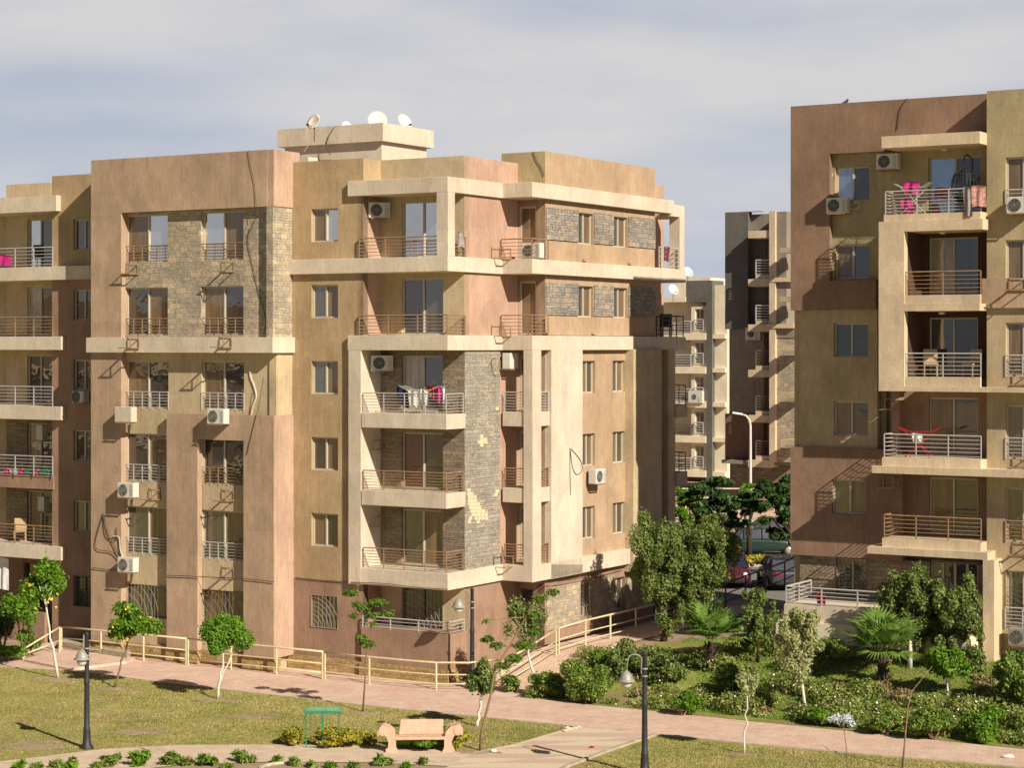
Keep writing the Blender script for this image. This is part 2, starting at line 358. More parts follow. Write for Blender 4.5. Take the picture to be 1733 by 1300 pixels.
# side of block A
B.wall('stone_cladding',STONE,'S',xA-.04,yA+.02,yB,12.31,17.13,t=.3); B.wall('wall',TAN,'S',xA-.03,yA+.26,yB,9.42,11.73,t=.3)
B.box('corner_post',STONE,xA-.36,xA-.05,yA+.04,yR+.1,12.33,17.12); B.box('corner_post',TAN,xA-.36,xA-.04,yA+.22,yR+.1,9.42,11.72)
# windows A
sk={5:[(GCUR,GSKY),(GSKY,GCUR)],4:[(GDARK,GCUR),(GCUR,GDARK)],3:[(GCUR,GDARK),(GCUR,GDARK)],2:[(GDARK,GCUR),(GDARK,GDARK)],1:[(GMID,GCUR),(GMID,GCUR)]}
for k in (5,4,3,2,1):
    for i,(a,b) in enumerate(((xs[0],xs[1]),(xs[2],xs[3]))):
        B.window('F',yR,a,b,*wz(k),dep=.12,mats=sk[k][i])
        B.rail('railing',0) if 0 else B.rail([(a,yR-.01),(b,yR-.01)],FL[k],.66,6,.45,RAILR if (k in(5,4) or (k==2 and i)) else RAILG,r=.014)
for i,(a,b) in enumerate(((xs[0],xs[1]),(xs[2],xs[3]))): B.window('F',yR,a,b,1.55,2.8,mats=(GMID,GDARK),fm=FRAMED,grille=GRILL if i==0 else RAILR)
# --- wall B with its column of small windows ---
wb=[fx(527,yB),fx(572,yB)]; hb=[(wb[0],wb[1],FL[k]+.65,FL[k]+1.87) for k in range(1,6)]+[(wb[0],wb[1],1.6,2.78)]
B.wall('wall',GOLD,'F',yB,xA-.25,xI,3.3,18.83,[h for h in hb if h[2]>3.3],d=.2)
B.wall('wall',RUST,'F',yB+.003,xA-.25,xI,.5,3.3,[h for h in hb if h[2]<3.3],d=.2)
B.wall('plinth',YSTONE,'F',yB-.1,xA-.2,xI,-.3,.5)
mb5=[(GCUR,GDARK),(GDARK,GCUR),(GMID,GCUR),(GMID,GCUR),(GCUR,GSKY)]
for i,h in enumerate(hb):
    B.window('F',yB,*h,mats=(mb5[i] if i<5 else (GMID,GMID)),dep=.12,grille=(GRILL if i==5 else None),fm=(FRAMED if i==5 else FRAME))
B.box('parapet',GOLD,xI-.3,xI,yB+.3,yC+.25,17.4,18.828); B.wall('wall',PINK_LIT,'S',xI,yB,yC+.05,12.4,17.5,t=.3)
B.wall('wall',CREAM,'S',xI+.002,yF+.1,yC+.05,3.3,12.38,t=.3); B.wall('wall',RUST,'S',xI,yB,yC+.05,-.2,3.34,t=.3)
# --- recessed balcony wall C ---
d0,d1=fx(680,yC),fx(750,yC); xo=fx(748,yC)
dh=[(d0,d1,FL[k]+.04,FL[k]+2.08) for k in range(0,6)]
B.wall('wall',TAN,'F',yC,xI-.05,c1,11.9,18.84,dh[4:],d=.2)
B.wall('stone_cladding',STONED,'F',yC-.02,xI-.05,c1,3.4,11.9,dh[1:4],d=.22)
B.wall('wall',TAN,'F',yC,xI-.05,c1,-.2,3.4,dh[:1],d=.2)
dm=[(GDARK,GDARK),(GMID,GCUR),(GRED,GDARK),(GLT,GDARK),(GDARK,GMID),(GSKY,GSKY)]
for k in range(6): B.window('F',yC,*dh[k],dep=.1,mats=dm[k],name='balcony_door',fm=FRAMED if k==0 else FRAME,grille=GRILL if k==0 else None)
# --- side wall (c1) running back to the second recess ---
B.wall('wall',PINKL,'S',c1,yC+.006,yD+.1,12.3,18.84,t=.3); B.wall('stone_cladding',STONEG,'S',c1+.03,yC-.026,sy(845,c1),3.4,12.2,t=.02)
B.wall('wall',PINKL,'S',c1,sy(845,c1),yD+.1,3.4,12.3,t=.3); B.wall('wall',RUST,'S',c1,yC+.006,yD+.1,-.3,3.4,t=.3)
m=B.mb()   # pale replacement stones
def pst(px,py): 
    a=sy(px,c1+.03); z=sz(px,py,c1+.03); abox(m,'S',c1+.03,a,a+.2,-.03,.05,z-.1,z+.02)
for grp in (0,1,2,3,4):
  m=B.mb()
  for row,(y0,pxs) in enumerate([(737,(812,)),(742,(812,818)),(747,(808,813,819)),(752,(812,)),(690,(838,)),(828,(790,)),(834,(790,795)),(840,(791,796,800)),(846,(791,796,801)),(852,(792,797,802,806)),(858,(793,798,803,808)),(864,(795,800,805,810,815)),(870,(797,802,807,813,819)),(876,(793,802,808,814,820)),(882,(791,806)),(830,(838,)),(836,(836,))]):
    for p in pxs:
        g=0 if y0<688 or (730<y0<760) else 1 if y0==690 else 2 if (p<836 and y0>820) else 3
        if g==grp and grp<4: pst(p,y0)
  if m.v: m.build('stone_patch',PATCH,B.e)
# --- second recess: front-facing wall D with a door per floor ---
e0,e1=fx(877,yD),fx(907,yD); eh=[(e0,e1,FL[k]+.03,FL[k]+2.05) for k in range(1,6)]
B.wall('wall',RUST,'F',yD,c1-.3,c2-.01,12.3,17.95,eh[3:],d=.18); B.wall('wall',PINK,'F',yD,c1-.3,c2-.01,3.4,12.3,eh[:3],d=.18)
B.wall('wall',RUST,'F',yD,c1-.3,c2-.01,-.3,3.4,[(fx(880,yD),fx(902,yD),1.9,2.9)],d=.18); B.window('F',yD,fx(880,yD),fx(902,yD),1.9,2.9,split=0,mats=(GDARK,),fm=FRAMED)
for h in eh: B.window('F',yD,*h,dep=.1,mats=(GCUR,),name='balcony_door',split=0,fw=.09)
B.box('parapet',OLIVE,fx(849,yD),c2-.003,yD-.01,yD+.3,17.95,19.24); 
# --- long side facade (c2) ---
yE=sy(1108,c2); Y=lambda p:sy(p,c2)
w1=(Y(978),Y(1004)); w2=(Y(1038),Y(1062))
B.wall('parapet',SIDEB,'S',c2,yD-.007,yE,17.95,19.238,t=.3); B.box('parapet',PINK,-40.6,c2-.3,yE-.3,yE,17.9,19.235)
for k in (4,5):
    lo,hi=FL[k]+.72,FL[k]+1.92
    B.wall('wall',SIDEB,'S',c2,yD,yE,FL[k]+.02,FL[k+1]-SB,[(w1[0],w1[1],lo,hi),(w2[0],w2[1],lo,hi)],d=.2)
    zz=(FL[k]+.78,FL[k]+1.98)
    for a,b in ((yD+.02,w1[0]-.03),(w1[1]+.03,w2[0]-.03),(w2[1]+.03,yE-.02)):
        m=B.mb(); abox(m,'S',c2,a,b,-.05,.05,zz[0],zz[1]); m.build('stone_cladding',STONEB,B.e)
    for w in (w1,w2): B.window('S',c2,w[0],w[1],lo,hi,mats=(GMID,GCUR),dep=.12)
    for p in ((922,1000) if k==4 else (985,1062)): m=B.mb(); abox(m,'S',c2,Y(p),Y(p)+.25,-.1,.05,FL[k]+.06,FL[k]+.14); m.build('loose_brick',PINK,B.e)
h3=[(w[0],w[1],FL[k]+.6,FL[k]+1.85) for k in (1,2,3) for w in ((Y(986),Y(1007)),(Y(1037),Y(1058)))]
B.wall('wall',SIDEB,'S',c2,Y(950),Y(1072),3.9,11.86,h3,d=.2)
for h in h3: B.window('S',c2,*h,mats=random.choice([(GMID,GCUR),(GCUR,GMID)]),dep=.12)
B.wall('wall',CREAM,'S',c3,sy(933,c3),sy(986,c3),3.32,11.85,t=.35)
c5=-38.45; y5=(72.68,sy(1120,c5))
B.wall('wall',TAN,'S',c5,y5[0],y5[1],3.0,11.86,t=.5)
B.wall('wall',TAN,'S',c2-.6,y5[1],sy(1131,c2),-.2,11.86,t=.3)
B.wall('wall',TAN,'S',c3,sy(1131,c3),sy(1143,c3),-.2,11.86,t=.5)
# ground floor side wall with stone
g1=(Y(983),Y(1007),1.55,2.86); g2=(Y(1041),Y(1060),1.5,2.8)
B.wall('wall',RUST,'S',c2-.05,yD,y5[1],-.2,3.35,[g1,g2],d=.2)
for a,b in ((Y(925),g1[0]-.03),(g1[1]+.03,g2[0]-.03),(g2[1]+.03,y5[1]-.05)):
    m=B.mb(); abox(m,'S',c2-.05,a,b,-.06,.02,1.35,2.95); m.build('stone_cladding',STONE,B.e)
B.window('S',c2-.05,*g1,mats=(GMID,GMID),grille=GRILL); B.window('S',c2-.05,*g2,mats=(GCUR,GMID))
# --- slabs and cornices, stepped in plan ---
yX=sy(1108,c3); yL=sy(1141,c3)
def slab(name,mat,poly,z0,z1):
    m=B.mb(); m.prism(poly,z0,z1); return m.build(name,mat,B.e,bev=.014)
full=lambda xl,ye:[(xl,yF),(c0,yF),(c0,yG),(c3,yG),(c3,ye),(-39.2,ye),(-39.2,yD+.1),(-40.3,yD+.1),(-40.3,yC+.1),(xI-.2,yC+.1),(xI-.2,yB+.05),(xl,yB+.05)]
slab('cornice',CREAM,full(fx(588,yF),yL),17.45,18.0)
slab('balcony_slab',CREAM,full(fx(484,yF),yL),FL[5]-SB,FL[5])
slab('balcony_slab',CREAM,full(fx(588,yF),sy(1150,c3)),FL[4]-SB,FL[4])
slab('balcony_slab',CREAM,full(fx(592,yF),sy(1070,c3)),FL[1]-.62,FL[1]-.02)
for k in (2,3):
    slab('balcony_slab',CREAM,[(xI+.04,yF-.02),(c0-.05,yF-.02),(c0-.05,yC-.03),(xI+.04,yC-.03)],FL[k]-SB,FL[k])
    slab('balcony_slab',CREAM,[(c1+.1,yG+.05),(c3+.02-.1,yG+.05),(c3-.08,yD+.9),(c2+.03,yD+.9),(c2+.03,yD-.01),(c1+.1,yD-.01)],FL[k]-SB,FL[k])
slab('ground_balcony',RUST,[(xI+.01,yF),(c0,yF),(c0,yC+.0),(c1+.04,yC+.0),(c1+.04,yC-.02),(xI+.01,yC-.02)],.5,1.75)
slab('plinth',YSTONE,[(xI-.05,yF-.06),(c0+.06,yF-.06),(c0+.06,yC+.1),(xI-.05,yC+.1)],-.5,.5)
# frames
fw_=fx(590,yF),xI
B.box('pillar',CREAM,fw_[0],xI+.003,yF-.01,yB-.003,3.3,FL[4]-SB)
px0=fx(739,yF); B.box('pillar',CREAM,px0,c0,yF+.003,yF+.46,FL[5]+.001,17.45)
p0,p1=fx(886,yG),c3; B.box('pillar',CREAM,p0,p1,yG+.003,sy(916,c3),3.92,FL[4]-SB-.001)
# rear frame at the far corner
B.box('pillar',CREAM,-39.1,-38.62,77.1,77.55,FL[5],17.84); B.box('frame_beam',CREAM,-39.1,-38.62,76.3,77.1,17.35,17.84)
B.box('frame_beam',CREAM,-40.6,-39.1,77.1,77.55,17.3,17.82)
slab('balcony_slab',CREAM,[(-40.02,76.2),(-38.58,76.2),(-38.58,77.6),(-40.02,77.6)],FL[5]-SB-.01,FL[5]-.01)
slab('balcony_slab',CREAM,[(-40.02,76.8),(-38.58,76.8),(-38.58,77.6),(-40.02,77.6)],FL[4]-SB-.01,FL[4]-.01)
for k in (1,2,3): slab('balcony_slab',TAN,[(c2-.6,76.6),(-38.5,76.6),(-38.5,77.6),(c2-.6,77.6)],FL[k]-SB,FL[k]); 
B.wall('wall',PINK_LIT,'S',c1,75.3,78.4,12.3,18.82,t=.3); B.wall('wall',RUST,'S',c2-.9,75.2,76.9,12.35,14.6,t=.3)
for k in (1,2,3):
    a=y5[1]; B.rail([(c2-.05,a+.02),(c2-.05,sy(1131,c2))],FL[k]+.0,.85,6,.6,RAILD,r=.015)
    m=B.mb(); m.box(c2-.55,c2-.08,a+.01,sy(1131,c2)-.01,FL[k]-.7,FL[k]); m.build('balcony_slab',RUST,B.e)
    B.rail([(-39.1,77.5),(-38.55,77.5),(-38.55,76.9)],FL[k],.8,5,.6,RAILD,r=.015)
B.rail([(c3-.05,75.6),(c3-.05,77.5),(-39.9,77.5)],FL[4],.85,5,.7,RAILD,r=.018)
B.rail([(c3-.05,75.3),(c3-.05,77.05)],FL[5],.85,5,.7,RAILG,r=.018)
# railings of the corner balconies
xrl=fx(608,yF+.06)
B.rail([(xrl,yF+.3),(xrl,yF+.06),(px0,yF+.06)],FL[5],.72,6,1.15,RAILR)
B.rail([(c0-.05,yF+.5),(c0-.05,yC-.05)],FL[5],.72,6,.7,RAILR)
B.rail([(xrl,yF+.3),(xrl,yF+.06),(c0-.06,yF+.06),(c0-.06,yC-.05)],FL[4],.72,6,1.15,RAILR)
for k,mt in ((3,RAILG),(2,RAILR),(1,RAILR)):
    B.rail([(xI+.08,yF+.05),(c0-.1,yF+.05),(c0-.1,yC-.1)],FL[k],.72,7,1.0,mt,r=.015)
B.rail([(xI+.05,yF+.05),(c0-.06,yF+.05),(c0-.06,yC-.1)],1.75,.42,4,1.3,RAILG,r=.018)
for k in (4,5): B.rail([(c0+.05-.1,yG+.02),(c3-.06,yG+.06),(c3-.06,sy(930,c3))],FL[k],.75,6,.9,RAILR)
for k in (1,2,3):
    B.rail([(c1+.15,yG+.12),(p0,yG+.12)],FL[k],.72,7,.6,RAILG if k==3 else RAILR,r=.015)
    B.rail([(c3-.12,sy(916,c3)+.02),(c3-.12,sy(933,c3)-.02)],FL[k],.72,7,.6,RAILG if k==3 else RAILR,r=.015)
# parapets of the set-back roof edges and the stair tower
B.box('stair_tower',CREAM,-53.2,-48.25,69.3,72.6,17.8,20.33); B.box('tower_parapet',CREAM,-53.45,-48.05,69.1,72.85,20.33,21.07)
B.box('tower_door',RAILD,fx(515,69.25),fx(560,69.25),69.24,69.32,17.9,19.7)
B.box('roof_kerb',CREAM,-49.7,-46.95,62.6,63.2,17.9,19.12)
# --- left wing ---
xW=fx(88,yB); B.wall('wall',GOLD,'F',yB,xW,pl+.6,15.0,18.83,[(fx(124,yB),fx(158,yB),FL[5]+.65,FL[5]+1.87)],d=.2)
wh=[(fx(124,yB),fx(158,yB),FL[k]+.65,FL[k]+1.87) for k in (1,2,3,4)]+[(fx(125,yB),fx(158,yB),1.6,2.8)]
B.wall('wall',RUST,'F',yB+.003,xW,pl+.6,-.3,15.0,wh,d=.2)
for i,h in enumerate(wh+[(fx(124,yB),fx(158,yB),FL[5]+.65,FL[5]+1.87)]): B.window('F',yB,*h,dep=.12,mats=((GDARK,GCUR) if i!=0 else (GMID,GDARK)),grille=FRAMED if i==4 else None,fm=FRAMED if i==4 else FRAME)
yC2=62.9; xq=fx(11,yC2); 
dd=[(fx(46,yC2),fx(88,yC2),FL[k]+.04,FL[k]+2.05) for k in range(1,6)]
B.wall('wall',TAN,'F',yC2,xq,xW+.3,8.9,18.7,dd[2:],d=.2); B.wall('stone_cladding',STONED,'F',yC2-.01,xq,xW+.3,3.4,8.9,dd[:2],d=.2)
B.wall('wall',RUST,'F',yC2,xq,xW+.3,-.3,3.4,[(fx(40,yC2),fx(84,yC2),1.2,3.0)],d=.2); B.window('F',yC2,fx(40,yC2),fx(84,yC2),1.2,3.0,mats=(GDARK,GDARK),fm=FRAMED,name='balcony_door')
for i,h in enumerate(dd): B.window('F',yC2,*h,dep=.1,mats=[(GCUR,GDARK),(GLT,GDARK),(GDARK,GMID),(GLT,GCUR),(GSKY,GDARK)][i],name='balcony_door')
B.wall('wall',BROWN,'F',66.0,-72,xq,-.3,17.4,t=.3)
B.box('core',TAN,-72,-66.05,66.4,76,-.3,17.3)
B.box('parapet',TAN,xq-.01,fx(86,yC2),yC2-.012,yC2+.25,18.0,18.72) ; B.box('parapet',PINKL,-72,xq-.05,65.9,66.3,17.4,18.3)
yW=61.3
B.box('cornice',CREAM,-70,fx(95,yW),yW,yC2-.02,17.4,18.03)
B.box('balcony_slab',CREAM,-70,pl-.003,yW,yB-.004,FL[5]-SB,FL[5]); B.box('balcony_slab',CREAM,-70,xW-.02,yB,yC2-.03,FL[5]-SB+.003,FL[5]-.003)
for k in (1,3,4): B.box('balcony_slab',CREAM,-70,fx(103,yW),yW,yB-.004,FL[k]-SB,FL[k]); B.box('balcony_slab',CREAM,-70,xW-.02,yB,yC2-.03,FL[k]-SB+.003,FL[k]-.003)
B.box('balcony_slab',RUST,-70,fx(90,yW+.2),yW+.2,yC2-.03,FL[2]-SB,FL[2])
for k in range(1,6): B.rail([(-66,yW+.1),(fx(89,yW+.1),yW+.1),(fx(89,yW+.1),yB+.6 if k!=2 else yB+.6)][:2],FL[k],.78,6,1.05,RAILG if k in(5,3,2) else RAILR,r=.016)
B.box('wall',RUST,-70,xW-.4,yW+.25,yW+.45,-.3,1.2)
# ================== THE RIGHT BLOCK ==================
GZ=1.37; RFL=[GZ+1.13+2.81*k for k in range(7)]; yQ=69.5; x0=fx(1338,yQ)
R=Bld('apartment_block','tan and dark brown apartment block on the right with a cream framed balcony stack','building',(-22,72,1.3))
X=lambda p,y=yQ: fx(p,y)
R.box('core',TAN2,x0+.35,X(1800),70.3,76.5,.8,20.0); R.box('core',TAN2,x0+.33,X(1490),70.08,70.29,.8,19.9)
R.box('parapet',BROWN2,x0,X(1800),yQ+.003,yQ+.3,20.0,20.7); R.box('parapet',BROWN2,x0,x0+.3,yQ+.3,76.5,19.8,20.69)
R.box('side_wall',TAN2,x0+.02,x0+.32,yQ+.3,76.5,.8,19.8)
rw=(X(1408),X(1466)); rh={k:(rw[0],rw[1],RFL[k]+.66,RFL[k]+1.88) for k in range(6)}
yI=yQ+.28
# brown upper panel with an inset
ins=(X(1404),X(1482)); R.wall('wall',BROWN2,'F',yQ,x0,ins[0],RFL[4]-.46,20.0,t=.35); R.wall('wall',BROWN2,'F',yQ,ins[0],X(1800),18.9,20.0,t=.35)
R.wall('wall',BROWN2,'F',yQ+.004,ins[0],ins[1],RFL[4]-.45,RFL[4]+.6,t=.3)
R.wall('wall',OLIVE2,'F',yI,ins[0]-.1,X(1672),RFL[5]-.3,18.95,[rh[5],(X(1566),X(1655),RFL[5]+.04,RFL[5]+2.05)],d=.2)
R.wall('wall',OLIVE2,'F',yI,ins[0]-.1,ins[1],RFL[4]+.6,RFL[5]-.3,[rh[4]],d=.2)
xt=X(1350)
R.wall('wall',TAN2,'F',yQ+.15,xt,X(1482),RFL[2]+.2+.0,RFL[4]-.45,[rh[3],rh[2] if False else (rw[0],rw[1],RFL[3]-2.81+.66,RFL[3]-2.81+1.88)],d=.2)
R.wall('wall',BROWN2,'F',yQ-.01,x0,X(1527),RFL[1]-.9,RFL[2]+.2,[rh[1]],t=.6,d=.2)
R.wall('stone_cladding',STONED,'F',yQ+.2,xt,X(1672),.8,RFL[1]-.9,[(X(1412),X(1463),RFL[0]+.6,RFL[0]+1.85),(X(1570),X(1652),RFL[0]+.1,RFL[0]+1.95)],d=.2,t=.4)
R.window('F',yI,*rh[5],mats=(GSKY,GMID)); R.window('F',yI,*rh[4],mats=(GCUR,GMID)); R.window('F',yQ+.15,*rh[3],mats=(GDARK,GDARK))
R.window('F',yQ+.15,*rh[2],mats=(GCUR,GDARK)); R.window('F',yQ-.01,*rh[1],mats=(GMID,GCUR)); R.window('F',yQ+.2,X(1412),X(1463),RFL[0]+.6,RFL[0]+1.85,mats=(GMID,GMID),grille=RAILD)
R.window('F',yQ+.2,X(1570),X(1652),RFL[0]+.1,RFL[0]+1.95,mats=(GDARK,GDARK),split=3,name='balcony_door',fw=.08)
R.window('F',yI,X(1566),X(1655),RFL[5]+.04,RFL[5]+2.05,mats=(GSKY,GMID),name='balcony_door')
# balcony recesses
yK=yQ+.42; yP=yQ-1.45
XP=lambda p: fx(p,yP)
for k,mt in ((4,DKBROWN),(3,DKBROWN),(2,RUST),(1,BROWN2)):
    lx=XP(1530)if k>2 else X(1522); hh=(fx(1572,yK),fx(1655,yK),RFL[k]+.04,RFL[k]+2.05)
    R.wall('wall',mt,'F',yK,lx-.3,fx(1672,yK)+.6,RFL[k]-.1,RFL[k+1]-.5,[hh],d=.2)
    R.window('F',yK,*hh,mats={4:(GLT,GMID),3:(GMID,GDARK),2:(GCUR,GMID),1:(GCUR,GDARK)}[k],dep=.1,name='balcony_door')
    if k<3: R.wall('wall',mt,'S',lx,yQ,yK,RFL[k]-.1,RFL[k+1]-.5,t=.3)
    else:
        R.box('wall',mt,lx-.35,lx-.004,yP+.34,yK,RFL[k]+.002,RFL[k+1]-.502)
# cream frame round the fifth and fourth floor balconies
fr0,fr1=XP(1487),XP(1530); bayx=fx(1670,yQ-.7)
zt,zb=fz(1500,375,yP),fz(1500,662,yP)
R.box('pillar',CREAM2,fr0,fr1,yP,yP+.34,zb,zt); R.box('frame_beam',CREAM2,fr1,bayx+.1,yP+.003,yK,zt-.36,zt-.003); R.box('frame_side',CREAM2,fr0,fr1-.36,yP+.34,yI,zb,zt)
R.box('frame_beam',CREAM2,fr1,bayx+3,yP+.003,yK,zb,zb+.16)
R.box('balcony_parapet',CREAM2,fr1+.002,bayx,yP+.06,yP+.2,zb+.16,RFL[3]); R.box('balcony_parapet',CREAM2,fr1+.002,bayx,yP+.06,yP+.2,RFL[4]-.31,RFL[4])
R.box('balcony_slab',CREAM2,fr1+.002,bayx,yP+.004,yK-.003,RFL[4]-.55,RFL[4]-.31)
R.rail([(fr1+.02,yP+.12),(bayx,yP+.12)],RFL[4],.8,6,1.25,RAILR); R.rail([(fr1+.02,yP+.12),(bayx,yP+.12)],RFL[3],.8,6,1.25,RAILG)
# top balcony with its canopy
R.box('balcony_parapet',CREAM2,XP(1494),bayx,yP+.1,yI-.003,zt+.001,RFL[5]); R.rail([(XP(1496),yI-.1),(XP(1496),yP+.15),(bayx,yP+.15)],RFL[5],.8,7,1.35,RAILG)
m=R.mb(); m.prism([(XP(1492),yP),(bayx,yP),(bayx,yI-.004),(XP(1492),yI-.004)],fz(1580,246,yP),fz(1580,226,yP)); m.build('canopy',CREAM2,R.e)
# third and second floor balconies
for k,l0,l1,mt in ((2,1477,1494,RAILG),(1,1470,1494,RAILR)):
    z=RFL[k]; R.box('balcony_parapet',CREAM2,XP(l1-3),bayx,yP+.1,yK-.004,z-.3,z); R.box('balcony_slab',CREAM2,XP(l0),bayx+(3 if k==2 else .3),yP-.1,yK-.006,z-.55,z-.3)
    R.rail([(XP(l1),yQ-.12),(XP(l1),yP+.15),(bayx,yP+.15)],z,.8,6,1.35,mt)
# ground frame leg and terrace
R.box('pillar',CREAM2,XP(1665),XP(1684),yP-.1,yP+1.2,GZ-.1,RFL[1]-.55)
# right bay
yY=yQ-.7; bx=lambda p: fx(p,yY)
bh=[(bx(1702),bx(1760),RFL[k]+.02,RFL[k]+1.85) for k in (5,4,3,2,1)]
R.wall('wall',OLIVE2,'F',yY,bx(1670),bx(1800),RFL[5]-.4,20.7,bh[:1],t=1.2,d=.25)
R.wall('wall',TAN2,'F',yY+.002,bx(1670),bx(1800),1.3,RFL[5]-.4,bh[1:]+[(bx(1702),bx(1760),RFL[0]+.05,RFL[0]+1.85)],t=1.5,d=.25)
for i,h in enumerate(bh): 
    R.window('F',yY,*h,mats=random.choice([(GCUR,GMID),(GMID,GCUR)]),dep=.12)
    if i!=1: R.rail([(h[0],yY-.02),(h[1],yY-.02)],h[2],.72,6,.6,RAILG if i<4 else RAILR)
R.window('F',yY,bx(1702),bx(1760),RFL[0]+.05,RFL[0]+1.85,mats=(GMID,GMID),dep=.12,grille=RAILD); R.rail([(bx(1702),yY-.03),(bx(1760),yY-.03)],RFL[0]-.1,.7,6,.6,RAILG)
m=R.mb(); abox(m,'F',yY,bx(1664),bx(1800),-.14,0,RFL[4]-.46,RFL[4]+.55); m.build('wall_panel',PINK,R.e)
R.box('plinth',YSTONE,bx(1668),bx(1800),yY-.08,yY+.3,.6,1.3+.35)
# terrace
T0,T1=fx(1327,yQ-2.4),fx(1640,yQ-2.4); zt1=fz(1400,1028,yQ-2.4)
R.box('terrace_wall',CREAM,T0,T1,yQ-2.4,yQ+.1,zt1-.56,zt1); R.box('terrace_base',CREAMW,T0-.25,T1,yQ-2.55,yQ+.15,zt1-1.25,zt1-.561); R.box('plinth',YSTONE,T0-.1,T1,yQ-2.45,yQ+.1,.5,zt1-1.252)
R.rail([(T0+.05,yQ-.1),(T0+.05,yQ-2.33),(T1,yQ-2.33)],zt1,.62,5,1.3,RAILG,r=.022)
# the small balconies on its far side, seen past the corner
for k in range(6):
    z=RFL[k]; ya=sy(1330,x0)
    R.box('balcony_slab',CREAM2,x0-.62,x0+.02,71.4,74.5,z-.55 if k else z-.5,z-.28)
    if k: R.box('balcony_parapet',RUST,x0-.42,x0+.02,71.6,74.4,z-.28,z); R.rail([(x0,71.65),(x0-.4,71.65),(x0-.4,74.3)],z,.8,6,.9,RAILD)
R.box('balcony_slab',CREAM2,x0-.62,x0+.02,71.4,74.5,RFL[5]+2.1,RFL[5]+2.75)
# =================== BUILDINGS BEHIND ===================
def far_wall(b,mat,ax,c,a0,a1,z0,z1,holes=(),t=.6): return b.wall('wall',mat,ax,c,a0,a1,z0,z1,list(holes),d=.3,t=t)
y3=116.8; X3=lambda p,y=y3: fx(p,y); Z3=lambda py,y=y3,px=1270: fz(px,py,y)
D=Bld('apartment_block','charcoal and grey apartment block far behind at the street with balconies on one side','building',(-53,120,1))
D.box('core',GREY,X3(1227)+.3,X3(1420),y3+.5,y3+12,.5,Z3(362))
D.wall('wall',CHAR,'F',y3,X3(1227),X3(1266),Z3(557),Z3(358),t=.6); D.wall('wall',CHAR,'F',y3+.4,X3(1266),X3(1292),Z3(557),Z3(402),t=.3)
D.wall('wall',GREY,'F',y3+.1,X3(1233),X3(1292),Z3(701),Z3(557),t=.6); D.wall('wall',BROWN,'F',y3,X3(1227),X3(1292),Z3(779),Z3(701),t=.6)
D.wall('stone_cladding',STONED,'F',y3+.1,X3(1234),X3(1345),.6,Z3(783),t=.4); D.box('cornice',GREY,X3(1228),X3(1345),y3-.6,y3+.3,Z3(785),Z3(779))
D.wall('wall',GREY,'F',y3+.41,X3(1266),X3(1303),Z3(402),Z3(362),t=.3); D.box('parapet',CREAM,X3(1227),X3(1290),y3+.05,y3+.5,Z3(358),Z3(357))
D.wall('wall',BROWN,'F',y3+1.3,X3(1288),X3(1345),.8,Z3(395),t=.3)
y3b=y3-1.2
for k,(py,l) in enumerate(((390,1266),(472,1266),(549,1266),(626,1266),(703,1266),(779,1266))):
    z=fz(1285,py,y3b); D.box('balcony_slab',CREAM2,fx(l,y3b),fx(1304,y3b),y3b,y3+.39,z-.45,z)
    if k: D.box('balcony_parapet',CREAM2,fx(1277,y3b),fx(1304,y3b),y3b+.15,y3b+.35,z,z+.25); D.rail([(fx(1277,y3b),y3b+.2),(fx(1303,y3b),y3b+.2)],z+.2,.95,6,.9,RAILG if k<3 else RAILD,r=.03)
D.box('pillar',CREAM2,fx(1303,y3b),fx(1313,y3b),y3b-.1,y3+.4,Z3(779),Z3(361)); D.box('pillar',GREY,fx(1313,y3b)+.01,fx(1330,y3b),y3b+.1,y3+.41,Z3(550),Z3(362))
D.box('frame_beam',CREAM2,fx(1298,y3b),fx(1345,y3b),y3b-.15,y3+.38,Z3(556),Z3(549)); D.box('frame_beam',CREAM2,fx(1303,y3b),fx(1345,y3b),y3b-.14,y3+.37,Z3(479),Z3(472))
D.wall('stone_cladding',STONE,'F',y3b+.15,fx(1308,y3b),fx(1345,y3b),Z3(779),Z3(572),t=.3)
D.wall('wall',GREY,'F',y3b+.1,fx(1308,y3b),fx(1345,y3b),Z3(572),Z3(556.5),t=.3)
for k,(py) in enumerate((400,480,560,637,714)):
    z=Z3(py); D.box('balcony_slab',TAN,fx(1320,y3-3),fx(1345,y3-3),y3-3,y3-1.4,z-1.2,z-.9)
y4=fx and None
def plane_at(px,t): d=(px-CX)/F; return (d*ST+CT)*t
y4=plane_at(1180,170); X4=lambda p:fx(p,y4); Z4=lambda p,px=1180:fz(px,p,y4)
E=Bld('apartment_block','pale cream apartment block farthest back with a charcoal roof box and stacked balconies','building',(-90,160,1))
E.box('core',CREAMW,X4(1060),X4(1228),y4+2.0,y4+14,0,Z4(505)); 
E.wall('wall',CREAMW,'F',y4+1.9,X4(1060),X4(1200),0,Z4(508),t=.3)
E.wall('wall',CREAMW,'F',y4+.3,X4(1206),X4(1228),0,Z4(483),t=2)
E.box('pillar',CHAR,X4(1197),X4(1207),y4-.2,y4+2,0,Z4(475)); E.box('roof_box',CHAR,X4(1163),X4(1197),y4-.21,y4+2.2,Z4(512),Z4(475))
E.box('cornice',CREAMW,X4(1060),X4(1163),y4-.3,y4+2,Z4(511),Z4(502)); E.box('roof_kerb',CREAMW,X4(1120),X4(1175),y4+3,y4+6,Z4(505),Z4(468))
